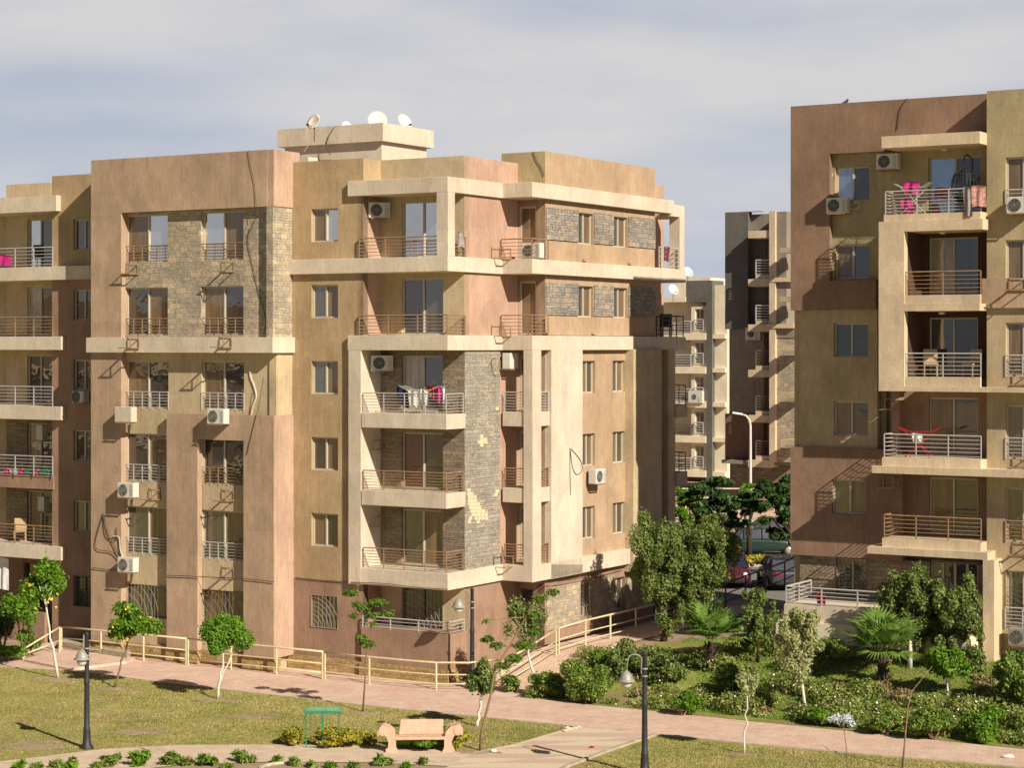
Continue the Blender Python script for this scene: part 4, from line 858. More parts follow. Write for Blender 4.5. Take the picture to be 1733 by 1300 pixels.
tag(foliage('dry_weeds',cd,5200,.09,L_DRY,shell=.3,elong=4),'dry brown weeds scattered between the garden shrubs','weeds',kind='stuff')
# bare earth round the tree feet
for i,(px,py,r_) in enumerate([(98,1150,.7),(194,1166,.6),(368,1186,.6),(614,1207,.45),(812,1273,.5),(807,1232,.4),(1259,1278,.4),(1527,1301,.4),(60,1262,.9),(240,1240,.7),(430,1215,.6),(700,1225,.5)]):
    X_,Y_,z_=G(px,py); rr=random.Random(i); m=MB((X_,Y_,z_)); N_=18; ring=[(X_+math.cos(k*6.283/N_)*r_*rr.uniform(.55,1.2)*1.5,Y_+math.sin(k*6.283/N_)*r_*rr.uniform(.55,1.2)) for k in range(N_)]
    m.add([(X_,Y_,z_+.024)]+[(a,b,hw(a,b)+.009+.0006*i) for a,b in ring],[(0,k+1,(k+1)%N_+1) for k in range(N_)]); o=m.build('soil_patch',EARTH,smooth=True); o.location=(X_,Y_,z_); o['kind']='structure'
# grass blades
def blades(name,label,poly_rows,n,h,mat,seed):
    r=np.random.RandomState(seed); A=resample([G(*p) for p in poly_rows[0]],40); Bq=resample([G(*p) for p in poly_rows[1]],40)
    i=r.randint(0,39,n); f=r.rand(n); v=r.rand(n); a=np.array([(p.x,p.y) for p in A]); b=np.array([(p.x,p.y) for p in Bq])
    pa=a[i]*(1-f[:,None])+a[i+1]*f[:,None]; pb=b[i]*(1-f[:,None])+b[i+1]*f[:,None]; p=pa*(1-v[:,None])+pb*v[:,None]
    z=np.array([hw(*q) for q in p]) if len(p)<200000 else 0
    an=r.rand(n)*6.28; hh=h*r.uniform(.4,1.3,n); w_=.016; dx=np.cos(an)*w_; dy=np.sin(an)*w_; le=r.normal(size=(n,2))*.03
    V=np.stack([np.stack([p[:,0]-dx,p[:,1]-dy,z],1),np.stack([p[:,0]+dx,p[:,1]+dy,z],1),np.stack([p[:,0]+le[:,0],p[:,1]+le[:,1],z+hh],1)],1).reshape(-1,3)
    tag(fastmesh(name,V,3,mat),label,'grass',kind='stuff')
L_GR=leaf('grass_blades_dry',(.2,.25,.05),(.42,.38,.14),(.56,.43,.23),.3,.4); L_GG=leaf('grass_blades_green',(.12,.23,.03),(.24,.35,.06),(.4,.42,.12),.3,.8)
blades('grass','short dry grass on the left lawn',(PLL[:-1]+[(905,1226),(960,1234)],LU[:-1]+[(812,1274),(872,1260)]),70000,.05,L_GR,1)
blades('grass','short dry grass on the right lawn',([(1112,1249)]+[(p[0],p[1]+3) for p in PLR[1:-1]],[(965,1305),(1100,1340),(1300,1340),(1500,1340),(1733,1345)]),34000,.05,L_GR,2)
blades('grass','green grass of the garden lawn',([(1180,1205),(1400,1228),(1733,1252)],[(1180,1120),(1400,1112),(1733,1118)]),50000,.06,L_GG,3)
# planter plants along the lower edge
for i,(px,py,w_) in enumerate([(30,1298,20),(62,1299,14),(95,1297,18),(122,1297,22),(160,1299,12),(180,1294,28),(232,1292,34),(285,1291,28),(318,1292,22),(352,1292,26),(385,1298,12),(412,1288,26),(470,1289,16),(498,1293,18),(530,1297,14),(560,1297,12),(600,1298,14),(648,1293,24),(690,1297,12),(718,1290,14)]):
    X_,Y_,z_=G(px,py+4); s=Y_/F*w_*.5; o=(X_,Y_,z_)
    t=thing('bedding_plant','low leafy bedding plant in the soil bed along the lower picture edge','plant',o,0,'bedding plants along the lower edge')
    m=MB(o); m.tube([o,(X_,Y_,z_+s*.9)],[.012,.006],5); m.build('stem',BARK,t)
    foliage('leaves',[(X_+RS.normal()*s*.5,Y_+RS.normal()*s*.5,z_+s*RS.uniform(.3,1.1),s*.5,s*.5,s*.45) for _ in range(6)],int(30+w_*5),.14,L_SHR if i%3 else L_BRT,t,o,shell=.2,elong=4)
    if i in(7,8): foliage('flowers',[(X_,Y_,z_+s,s*.6,s*.6,s*.4)],9,.07,FLR,t,o,elong=1)
# background trees in the shade of the lane
def bgtree(label,base,cl,n,size,mat,bark=BARKD,r0=.16,**k):
    o=base; t=thing('street_tree',label,'tree',o,0,None); m=MB(o); q=[]
    for (px,py,rx,ry) in cl:
        c=at(px,py,o[1]+random.uniform(-1,1)); s=o[1]/F; q+=[(c[0]+random.uniform(-.8,.8)*rx*s,c[1]+random.uniform(-1,1)*rx*s,c[2]+random.uniform(-.8,.8)*ry*s,rx*s*.34,rx*s*.34,ry*s*.26) for _ in range(7)]; branch(m,(o[0],o[1],o[2]+(c[2]-o[2])*.35),(c[0],c[1],c[2]-ry*s*.3),r0*.5,.03,.25,6,int(px))
    m.tube([o,(o[0],o[1],o[2]+2.2)],[r0,r0*.7],8); m.build('trunk',bark,t,smooth=True); foliage('crown',q,n,size,mat,t,o,shell=.35,elong=2.4); return t
def gz(px,Y_,z=.85): return ((px-CX)*Y_/F,Y_,z)
bgtree('spreading dark feathery tree in the shaded lane between the blocks',gz(1215,103),[(1215,835,48,22),(1190,850,34,18),(1245,852,36,18),(1215,865,40,16),(1200,822,22,14),(1262,862,26,16),(1222,900,30,24),(1190,885,22,14),(1250,890,20,12)],11000,.2,L_DRK)
bgtree('dark big-leaved tree half hidden behind the corner of the right block',gz(1356,100),[(1318,820,30,18),(1300,842,26,16),(1330,850,28,26),(1308,875,26,14),(1330,895,26,18),(1296,822,16,12)],5500,.24,L_DRK)
bgtree('yellow-green tree top showing beside the rear corner of the middle block',gz(1158,108),[(1155,838,18,12),(1168,850,18,10),(1150,866,12,10),(1162,880,12,10)],2200,.2,L_BRT)
bgtree('light green twig crown in front of the street lamp in the lane',gz(1268,106),[(1262,828,16,8),(1280,835,12,8),(1270,848,10,6)],900,.2,L_BRT)
ball('yellow-flowered hedge on the traffic island in front of the green car',(1300,956),1303,948,52,8,2600,.13,L_YEL,name='hedge',cat='hedge',Y_=105.2)
ball('yellow-green hedge end behind the maroon car',(1243,955),1245,935,10,22,900,.13,L_YEL,name='hedge',cat='hedge',Y_=105.4)
# =================== STREET AND PARK FURNITURE ===================
def fence(label,pts,h=.9,hh=None,posts=None,mat=RAILC,bars=(.12,.5,1.0),r=.030):
    P_=[p if len(p)==3 else G(*p) for p in pts]; o=P_[0]; t=thing('metal_fence',label,'fence',o); m=MB(o)
    hh=hh or [h]*len(P_)
    for f in bars: m.tube([(p[0],p[1],p[2]+k*(.12+.88*f) if f!=1 else p[2]+k) for p,k in zip(P_,hh)],r*(1.25 if f==1 else .85),6)
    m.build('rails',mat,t,smooth=True)
    for i,(p,k) in enumerate(zip(P_,hh)):
        if posts and not posts[i]: continue
        m=MB(o); m.tube([(p[0],p[1],p[2]-.05),(p[0],p[1],p[2]+k)],r*1.25,6); m.build('post',mat,t)
    return t
fence('cream stair handrail sloping down at the far left',[(40,1119),(101,1108)],hh=[.45,1.05],bars=(.45,1.0))
def fr_(px,y=59.98): x=fx(px,y); X_,Y_=s2w(x,y); return (X_,Y_,0.02)
fence('cream tube fence section nearest the stairs, behind the flat-topped tree',[fr_(104),fr_(171),fr_(243),fr_(315)],hh=[.98,.98,.98,.98])
fence('cream tube fence section behind the clipped ball tree',[fr_(318.5),fr_(391),fr_(468),fr_(546)],h=.98)
e_=[fr_(550),fr_(625),fr_(690)]
def gs(x,y): X_,Y_=s2w(x,y); return (X_,Y_,hs(x,y))
def sidep(px,x=-37.55): y=sy(px,x); return gs(x,y)
fence('cream tube fence section curving round the foot of the corner balcony',e_+[gs(-39.6,60.2),gs(-38.6,60.75),gs(-37.9,61.5),sidep(849),sidep(895),sidep(941)],h=.95,posts=[1,1,0,1,0,0,1,0,1])
fence('cream tube fence section rising along the walkway beside the side facade',[sidep(946),sidep(991),sidep(1033),sidep(1076),sidep(1117)],h=.95)
fence('dark tube railing rising behind the fan palm toward the right block',[at(1200,1040,84),at(1228,1028,84.5),at(1262,1014,85),at(1296,1002,85.5),at(1328,990,86),at(1352,978,86.5)],h=.95,mat=RAILD)
# bench
def bench():
    X_,Y_,z_=G(711,1272); o=(X_,Y_,z_+.01); t=thing('park_bench','pink cast stone bench with scrolled ends beside the lower path','bench',o,.05); t.scale=(.79,.85,.90); s=61/3500
    def M2(): return MB((0,0,0))
    W=.82; 
    for sg in (-1,1):
        prof=[(.02,0),(.44,0),(.44,.10),(.36,.14),(.34,.34),(.42,.52),(.56,.62),(.66,.62),(.74,.56),(.76,.68),(.68,.80),(.52,.86),(.30,.80),(.16,.66),(.10,.45),(.10,.15)]
        pts=[(sg*(W+a),b) for a,b in prof]; m=M2(); n=len(pts)
        m.add([(x,-.27,z) for x,z in pts]+[(x,.27,z) for x,z in pts],[tuple(range(n)),tuple(range(2*n-1,n-1,-1))]+[(i,(i+1)%n,n+(i+1)%n,n+i) for i in range(n)])
        e=m.build('scroll_end',BENCH,t,bev=.02)
        m=M2(); c=(sg*(W+.58),.70); sp=[]
        for k in range(34): a=k*.42; rr_=.155*(1-k/38); sp.append((c[0]+sg*math.cos(a)*rr_,-.275,c[1]+math.sin(a)*rr_))
        m.tube(sp,.018,6); m.build('scroll_relief',BENCH,e,smooth=True)
        m=M2(); m.lathe((c[0],0,c[1]),[(.16,-.29),(.175,-.25),(.175,.25),(.16,.29)],20,'y'); m.build('volute',BENCH,e,smooth=True,bev=.01)
    m=M2(); m.box(-.93,.93,-.30,.26,.40,.50); m.build('seat',BENCH,t,bev=.03)
    m=M2(); v=[(-.80,.20,.50),(.86,.20,.50),(.86,.28,.50),(-.80,.28,.50),(-.74,.30,.98),(.88,.30,.98),(.88,.37,.98),(-.74,.37,.98)]; m.add(v,[(0,3,2,1),(4,5,6,7),(0,1,5,4),(1,2,6,5),(2,3,7,6),(3,0,4,7)]); m.build('backrest',BENCH,t,bev=.03)
bench()
# green frame of a sign
X_,Y_,z_=G(546,1266); t=thing('sign_frame','empty green sign frame with a faded top board left of the bench','sign',(X_,Y_,z_),.05); s=Y_/F
m=MB(); 
for x in (-28,0,28): m.tube([(x*s,0,-.1),(x*s,0,1.05)],.022,6)
m.tube([(-28*s,0,.02),(28*s,0,.02)],.018,6); m.build('frame',GPAINT,t)
m=MB(); m.box(-31*s,31*s,-.05,.05,1.02,1.09); m.build('top_bar',GPAINT,t,bev=.01); m=MB(); m.box(-30*s,30*s,-.03,.03,1.09,1.2); m.build('board',GBOARD,t,bev=.01)
# park lamps
def lamp(label,base,top,head,Hh,group='park lamps'):
    X_,Y_,z_=G(*base); s=Y_/F; t=thing('park_lamp',label,'lamp',(X_,Y_,z_),0,group); ht=(base[1]-top)*s
    m=MB(); m.lathe((0,0,0),[(.20,0),(.21,.04),(.17,.10),(.13,.16),(.115,.35),(.10,.55),(.105,.60),(.085,.64),(.075,ht*.55),(.09,ht*.56),(.09,ht*.58),(.07,ht*.6),(.06,ht-.1),(.075,ht-.08),(.06,ht-.03),(.03,ht)],12); m.build('pole',POLE,t,smooth=True,bev=0)
    for zz in (ht*.80,ht*.86): m=MB(); m.lathe((0,0,0),[(.085,zz-.02),(.09,zz),(.085,zz+.02)],12); m.build('collar',LHEAD,t)
    hx=(head[0]-base[0])*s+(base[0]-top*0-base[0])*0; hz=(base[1]-head[1])*s
    ax_=hx; m=MB(); pts=[(-.04,0,ht*.80),(-.1,0,ht*.83),(-.09,0,ht*.9)]
    for k in range(9): a=math.pi*k/8; pts.append((ax_/2-.02+math.cos(a)*(abs(ax_)/2-.06),0,ht*.93+math.sin(a)*.16))
    pts.append((ax_,0,hz+.18)); m.tube(pts,.018,6); m.build('arm',LHEAD,t,smooth=True)
    m=MB(); m.lathe((ax_,0,hz),[(.03,.28),(.05,.25),(.11,.215),(.16,.15),(.185,.07),(.20,.02),(.25,-.01),(.255,-.03),(.19,-.03)],16); m.build('lamp_cap',LHEAD,t,smooth=True)
    m=MB(); m.lathe((ax_,0,hz),[(.165,-.032),(.16,-.10),(.13,-.17),(.08,-.215),(.02,-.225)],16); m.build('glass_bowl',LGLASS,t,smooth=True)
lamp('black park lamp with a drooping grey bell head on the left lawn',(147,1268),1070,(139,1115),0)
lamp('black park lamp on the path in front of the corner balcony',(799,1167),995,(776,1027),0)
lamp('black park lamp nearest the picture centre bottom, before the garden',(1091,1312),1103,(1060,1152),0)
# white street lamp in the lane
X_,Y_=(1270-CX)*115/F,115; t=thing('street_lamp','tall white street lamp post in the lane between the blocks','street lamp',(X_,Y_,.9)); s=115/3500
m=MB(); m.tube([(0,0,0),(0,0,3.4),(0,0,6.6),(-.05,0,6.95),(-.25,0,7.2),(-.5,0,7.28)],[.10,.085,.07,.06,.055,.05],8); m.build('pole',WHITE,t,smooth=True)
m=MB(); m.add([(-.45,-.12,7.24),(-.45,.12,7.24),(-1.0,.14,7.32),(-1.0,-.14,7.32),(-.45,-.1,7.34),(-.45,.1,7.34),(-1.0,.1,7.42),(-1.0,-.1,7.42)],[(0,1,2,3),(7,6,5,4),(0,4,5,1),(1,5,6,2),(2,6,7,3),(3,7,4,0)]); m.build('lamp_head',WHITE,t)
# retaining wall and fence behind the cars
t=thing('retaining_wall','rough stone retaining wall with a kerb on top behind the parked cars','wall',(gz(1262,117)))
m=MB(t.location[:]); m.box(-10,25,116.9,117.6,.6,2.0); m.build('wall',stone('boulder_wall',[(.30,.24,.17),(.42,.34,.24),(.25,.20,.15),(.48,.40,.28)],.62,.42,(.03,.025,.02),1),t)
m=MB(t.location[:]); m.box(-10,25,116.8,117.7,2.0,2.14); m.build('coping',KERB,t)
m=MB(t.location[:])
rr=random.Random(2)
for i in range(44):
    for j in range(3):
        x=9+i*.42; z=.75+j*.45; m.lathe((x+.2*(j%2),116.85,z+.1),[(.02,-.10),(.14,-.08),(.19,.02),(.17,.1)],7,'y')
m.build('boulders',stone('boulders',[(.34,.28,.2),(.42,.34,.24),(.36,.3,.22)],.6,.6,(.2,.16,.1),.3),t,smooth=True)['kind']='stuff'
fence('cream railing on the terrace above the retaining wall',[at(px,864,124) for px in (1130,1160,1190,1220,1250,1280,1310,1340)],h=1.3,bars=(.1,.5,1.0),r=.035)
t=thing('low_wall','low stone wall behind the cream railing in the lane','wall',(gz(1262,125)));m=MB(t.location[:]); m.box(-5,25,125,125.4,1.8,2.75); m.build('wall',STONED,t); m=MB(t.location[:]); m.box(-5,25,124.95,125.45,2.75,2.85); m.build('coping',KERB,t)
# cars
def paint(name,c): 
    m,n,l,b=nt(name); b.inputs['Base Color'].default_value=(*c,1); b.inputs['Roughness'].default_value=.32; b.inputs['Metallic'].default_value=.0; b.inputs['Coat Weight'].default_value=.7; return m
CG=glass('car_glass',(.018,.022,.04),.10); RUB=plain('tyre_rubber',(.015,.015,.015),.8); RIM=plain('alloy_rim',(.45,.43,.38),.4,.5)
HL=plain('headlight_glass',(.7,.72,.75),.1,0,.05,.8); TL=plain('tail_light',(.35,.01,.015),.2)
def loft(rings,name,mat,parent,bev=.0,sm_=True):
    m=MB(); n=len(rings[0]); vs=[p for r_ in rings for p in r_]
    m.add(vs,[(i*n+j,i*n+(j+1)%n,(i+1)*n+(j+1)%n,(i+1)*n+j) for i in range(len(rings)-1) for j in range(n)]+[tuple(range(n-1,-1,-1)),tuple(range((len(rings)-1)*n,len(rings)*n))])
    ob=m.build(name,mat,parent,smooth=sm_)
    if bev: b=ob.modifiers.new('s','SUBSURF'); b.levels=2; b.render_levels=2
    return ob
def car(label,loc,rz,mat,hatch=False,L=4.4,W=.86,Ht=1.45):
    t=thing('parked_car',label,'car',loc,rz,'cars parked in the lane'); h=L/2     # nose points to +x
    def ring(x,zb,zt,w,wt): return [(x,-w,zb),(x,-w,zb+.25),(x,-w*1.0,zt-.12),(x,-wt,zt),(x,wt,zt),(x,w,zt-.12),(x,w,zb+.25),(x,w,zb)]
    st=[(-h,.35,.82,.70,.60),(-h+.06,.25,.92,.80,.70),(-h+.5,.22,.98,W,.78),(-.9,.2,.98,W,.80),(.6,.2,.95,W,.80),(h-.9,.2,.90,W,.76),(h-.25,.22,.76,.80,.66),(h-.05,.3,.66,.70,.58),(h,.38,.58,.6,.5)]
    loft([ring(*q) for q in st],'body',mat,t,bev=1)
    r0=-h+.12 if hatch else -h+.75
    cab=[(r0,.93,.96,.74,.70),(r0+(.30 if hatch else .55),.93,Ht-.06,.76,.60),(-.1,.93,Ht,.77,.60),(.35,.93,Ht-.04,.77,.60),(1.15,.90,.94,.76,.72)]
    loft([[(x,-w,zb),(x,-wt,zt),(x,wt,zt),(x,w,zb)] for x,zb,zt,w,wt in cab],'windows',CG,t,sm_=False)
    rf=[(cab[1][0]-.02,Ht-.05),(-.1,Ht+.015),(.37,Ht-.02)]
    m=MB(); vs=[]
    for x,z in rf: vs+=[(x,-.63,z-.03),(x,-.52,z+.02),(x,.52,z+.02),(x,.63,z-.03)]
    m.add(vs,[(i*4+j,i*4+j+1,i*4+5+j,i*4+4+j) for i in range(2) for j in range(3)]); m.build('roof',mat,t,smooth=True)
    for sg in (-1,1):
        for (xa,za,wa,xb,zb,wb) in ((cab[1][0],Ht-.05,.615,cab[0][0],.95,.75),(.36,Ht-.04,.615,1.15,.93,.77),(.0,Ht-.01,.62,.0,.93,.79),(-.95,Ht-.03,.62,-.95,.93,.79)): m=MB(); m.tube([(xa,sg*wa,za),(xb,sg*wb,zb)],.035,5); m.build('pillar',mat,t)
    for x in (-h+.85,h-.8):
        for sg in (-1,1):
            w_=loft([[(x+math.cos(a)*r_,sg*y,.32+math.sin(a)*r_) for a in [k*math.pi/10 for k in range(20)]] for r_,y in ((.26,.64),(.32,.66),(.32,.84),(.28,.87))],'wheel',RUB,t)
            loft([[(x+math.cos(a)*r_,sg*y,.32+math.sin(a)*r_) for a in [k*math.pi/8 for k in range(16)]] for r_,y in ((.20,.86),(.19,.885),(.05,.88))],'rim',RIM,w_)
    for sg in (-1,1):
        m=MB(); m.lathe((h-.16,sg*.56,.64),[(.02,-.14),(.12,-.06),(.14,.05),(.05,.16)],10,'x'); m.build('headlight',HL,t,smooth=True)
        m=MB(); m.box(-h-.01,-h+.12,sg*.52-.13,sg*.52+.13,.70,.86); m.build('tail_light',TL,t,bev=.02)
        m=MB(); m.lathe((.95,sg*.93,1.0),[(.02,-.1),(.09,-.04),(.09,.05),(.03,.1)],8,'y'); m.build('mirror',mat,t,smooth=True)
    for (x,nm) in ((h-.02,'front_bumper'),(-h-.03,'rear_bumper')): m=MB(); m.box(x-.03,x+.06,-.6,.6,.30,.48); m.build(nm,BLACK,t,bev=.03)
    return t
car('dark maroon car facing the camera, half hidden by the large tree',((1238-CX)*96/F,96.5,.87),-math.pi/2-.05,paint('maroon_paint',(.085,.012,.025)))
car('black hatchback seen from behind next to the corner of the right block',((1324-CX)*95/F,95.5,.87),math.pi/2+.06,paint('black_paint',(.05,.055,.075)),hatch=True,L=4.0,W=.84)
car('dark green car seen side on behind the yellow-flowered hedge',((1287-CX)*110/F,110,.86),0.0,paint('green_paint',(.014,.035,.032)))
car('near-black car parked furthest back, its roof just above the green car',((1300-CX)*113.5/F,113.5,.95),math.pi,paint('dark_paint',(.01,.014,.014)),L=4.7,Ht=1.6)
# =================== THINGS ON THE FACADES ===================
def place_f(px,py,y,out=.0): x=fx(px,y); return (x,y-out,fz(px,py,y))
def place_s(px,py,x,out=.0): y=sy(px,x); return (x+out,y,sz(px,py,x))
def ac(label,p,side=False,mat=WHITE,fan=True,dark=False,empty=False,rot=0,w_=.80,h_=.56):
    """air conditioner, or only its bracket, fixed to the wall; local -y points away from the wall; p is its lower middle at the wall"""
    X_,Y_=s2w(p[0],p[1]); t=thing('wall_bracket' if empty else 'air_conditioner',label,'bracket' if empty else 'air conditioner',(X_,Y_,p[2]),-TH+(math.pi/2 if side else 0)+rot,'empty wall brackets' if empty else 'air conditioners on the facades')
    m=MB()
    for sg in (-.28,.28): m.tube([(sg,0,.42 if empty else .25),(sg,-.02,-.02),(sg,-.50,-.02)],.026,4); m.tube([(sg,-.02,-.02),(sg,-.02,.3)],.026,4)
    m.tube([(-.33,-.5,-.02),(.33,-.5,-.02)],.026,4); m.tube([(-.33,-.04,-.02),(.33,-.04,-.02)],.026,4)
    if empty:
        m.tube([(.28,-.5,-.02),(.28,-.5,.34),(.28,-.02,.34)],.024,4); m.tube([(-.28,-.02,.34),(.28,-.02,.34)],.018,4)
        m.build('frame',RAILR,t); return t
    m.build('bracket',RAILR if not dark else RAILD,t)
    m=MB(); m.box(-w_/2,w_/2,-.47,-.14,0,h_); m.build('casing',mat,t,bev=.015)
    if fan:
        m=MB(); m.lathe((-.11,-.478,h_/2),[(.215,-.004),(.22,0),(.215,.006)],24,'y'); m.build('fan_opening',BLACK,t)
        m=MB()
        for r_ in (.05,.09,.13,.17,.21): m.tube([(-.11+math.cos(a)*r_,-.487,h_/2+math.sin(a)*r_) for a in [k*math.pi/10 for k in range(21)]],.006,4)
        for k in range(8): a=k*math.pi/4; m.tube([(-.11,-.487,h_/2),(-.11+math.cos(a)*.21,-.487,h_/2+math.sin(a)*.21)],.006,4)
        m.build('fan_guard',LHEAD if not dark else RAILD,t)
        m=MB()
        for k in range(9): m.box(.22,.36,-.476,-.47,.06+k*.05,.08+k*.05)
        m.build('vent_slats',LHEAD,t)['kind']='stuff'
    return t
yr=yR-.02
ac('white air conditioner with a black fan under the right third-floor window of the stone block',place_f(378,717,yA),dark=False)
ac('air conditioner wrapped in pale cloth below the left fourth-row window, on the pilaster edge',place_f(222,714,yA+.05),fan=False,mat=CABLEW,w_=.84,h_=.58)
ac('cream air conditioner with a big round fan left of an empty side frame',place_f(226,841,yA+.05))
ac('lowest white air conditioner on the left pilaster edge, under the hanging cable tangle',place_f(226,967,yA+.05))
ac('air conditioner hung high inside the top corner balcony',(fx(628,yC-.6),yC-.30,FL[5]+1.5),rot=.9)
ac('air conditioner inside the balcony with the laundry',(fx(637,yC-.5),yC-.25,FL[3]+1.52),rot=.75)
ac('white box air conditioner hung by the second recess above the patched stone wall',place_s(852,624,c1+.02),side=True,fan=False,h_=.58,w_=.62)
ac('air conditioner on the sunny side facade below its third-row window',place_s(999,818,c2),side=True)
ac('white air conditioner standing on the top recess balcony behind the railing',(fx(903,yD-.6),yD-.35,FL[5]+.05))
ac('air conditioner with a red badge on the top right balcony wall',place_f(1509,288,yI))
ac('air conditioner with a looped white pipe below the top window of the right block',place_f(1424,362,yI))
ac('air conditioner cut by the right picture edge at the top bay railing',place_f(1730,362,yY))
ac('caged air conditioner low on the bay at the right picture edge',place_f(1733,1090,yY),mat=LHEAD)
ac('small air conditioner half hidden at the left edge of the stone block',place_f(146,681,yB),w_=.6,h_=.45)
ac('white narrow air conditioner beside the door of the flower-pot balcony',place_f(80,745,yC2-.05),fan=False,w_=.34,h_=.62)
ac('white narrow air conditioner beside the door below the flower-pot balcony',place_f(83,865,yC2-.05),fan=False,w_=.34,h_=.62)
ac('air conditioner on the far charcoal block',place_f(1279,576,y3+.4),w_=1.0,h_=.8)
ac('air conditioner on the pale far block',place_f(1181,682,y4),w_=1.3,h_=1.0)
for lab,p,sd in [('under the left top window of the stone block',place_f(224,463,yr),0),('under the right top window of the stone block',place_f(386,459,yr),0),
 ('on the cream band under the left window',place_f(226,588,yA-.17),0),('on the cream band under the right window',place_f(382,587,yA-.17),0),
 ('under the right window inside the brown portal, upper one',place_f(386,846,yR),0),('under the right window inside the brown portal, lower one',place_f(386,977,yR),0),('beside the cream air conditioner with a big round fan',place_f(262,844,yR),0),
 ('in the fifth-floor corner balcony',(fx(632,yC),yC-.2,FL[4]+1.45),0),('in the balcony below the laundry',(fx(640,yC),yC-.2,FL[2]+1.45),0),('in the lowest framed balcony',(fx(642,yC),yC-.2,FL[1]+1.45),0),
 ('on the rose wall left of the top recess railing',place_s(838,437,c1),1),('on the rose wall left of the fifth-floor recess railing',place_s(838,568,c1),1),('left of the lowest recess railing, above the cream slab',place_s(842,958,c1+.05),1),
 ('high on the tan wall beside the third right-hand balcony',place_f(1511,692,yQ+.15),0),('on the brown wall above the rusty right-hand railing',place_f(1508,824,yQ-.02),0),
 ('on the pink panel at the right picture edge',place_f(1722,490,yY-.14),0),('under the bay window at the right edge, middle floor',place_f(1728,650,yY),0),('under the bay window at the right edge, lower floor',place_f(1728,790,yY),0),('above the terrace, on the bay at the right edge',place_f(1728,938,yY),0),('in the ground balcony of the corner',(fx(640,yC),yC-.2,FL[0]+1.5),0)]:
    ac(('empty rusty wall bracket '+lab),p,side=bool(sd),empty=True)
# cables
def cable(label,pts,r=.012,mat=CABLE,name='cable'):
    # pts in grid coordinates
    P_=[]
    for (x,y,z) in pts: X_,Y_=s2w(x,y); P_.append((X_,Y_,z))
    Q=[]; n=len(P_)
    for i in range(n-1):
        p0,p1,p2,p3=[Vector(P_[max(0,min(n-1,i+k))]) for k in(-1,0,1,2)]
        for k in range(6):
            t_=k/6; Q.append(.5*((2*p1)+(-p0+p2)*t_+(2*p0-5*p1+4*p2-p3)*t_**2+(-p0+3*p1-3*p2+p3)*t_**3))
    Q.append(Vector(P_[-1])); m=MB(P_[0]); m.tube(Q,r,5); ob=m.build(name,mat); ob.location=P_[0]; tag(ob,label,'cable'); return ob
cf=lambda y,l: [(fx(a,y),y-.02,fz(a,b,y)) for a,b in l]; cs=lambda x,l: [(x+.02,sy(a,x),sz(a,b,x)) for a,b in l]
cable('thin black cable running down the brown roof beam of the stone block',cf(yA-.02,[(421,254),(424,275),(431,310),(434,345),(436,358)]),.010)
cable('thin black cable crossing the stone wall right of the upper windows',cf(yR-.05,[(436,365),(420,400),(426,440),(440,500),(450,540),(447,565)]),.010)
cable('dark cable wandering down the portal pilaster',cf(yA-.03,[(446,640),(440,680),(430,720),(418,770)]),.010)
cable('pale wrapped pipe hanging beside the right window above the portal',cf(yR,[(425,615),(424,635),(431,655),(434,672),(428,690),(424,715)]),.035,CABLEW)
cable('black cable loop hanging from the left pilaster, widest of the tangle',cf(yA-.03,[(175,870),(162,925),(190,935),(205,950),(185,905),(175,868)]),.014)
cable('black cable loop hanging from the left pilaster, inner one',cf(yA-.03,[(176,872),(180,905),(196,915),(198,893)]),.014)
cable('pale pipe end above the lowest air conditioner',cf(yA-.03,[(192,908),(202,910),(204,930),(208,942)]),.022,CABLEW)
cable('long sagging cable across the left pilaster',cf(yA-.03,[(157,961),(180,964),(204,966)]),.014)
cable('long sagging cable across the brown portal foot',cf(yA-.05,[(283,974),(330,976),(412,980),(464,985)]),.014)
cable('long sagging cable along the wall between stone block and corner frame',cf(yB-.01,[(500,978),(540,982),(590,986)]),.014)
cable('cable drooping along the lower cream slab of the corner',cf(yF-.02,[(594,986),(650,988),(700,994),(758,998)]),.014)
cable('cable running along the cream slab of the side facade',cs(c3,[(905,988),(960,982),(1000,974),(1060,958)]),.014)
cable('looped cable on the cream panel of the side facade',cs(c3,[(964,758),(968,790),(975,803),(984,797),(982,780),(966,760)]),.012)
cable('short straight cable below the loop on the cream side panel',cs(c3,[(964,762),(964,800),(965,838)]),.010)
cable('thin cable down the olive parapet near its corner',cf(yD-.02,[(903,256),(908,270),(917,285),(921,298)]),.012)
cable('pair of cables down the brown parapet of the right block',cf(yQ-.01,[(1536,166),(1524,185),(1519,220)]),.012)
cable('white looped pipe beside the air conditioner of the right block',cf(yI-.1,[(1440,347),(1452,340),(1455,350),(1446,354),(1440,352)]),.018,CABLEW)
cable('white pipe hanging by the top window of the right block',cf(yI-.05,[(1410,293),(1406,305),(1405,325),(1404,338)]),.022,CABLEW)
cable('thin pale wire down the tan wall of the right block',cf(yI-.02,[(1498,255),(1492,300),(1491,350),(1490,372)]),.008,CABLEW)
cable('cable running down the stair tower on the roof',cf(69.08,[(567,214),(556,232),(553,250),(560,262)]),.015)
cable('white stay wire from the left dish down the stair tower',cf(69.06,[(545,212),(530,235),(515,256)]),.015,CABLEW)
cable('white pipe and cable on the side of the recess above the patched stone',cs(c1+.05,[(838,605),(831,612),(834,630),(838,637)]),.012)
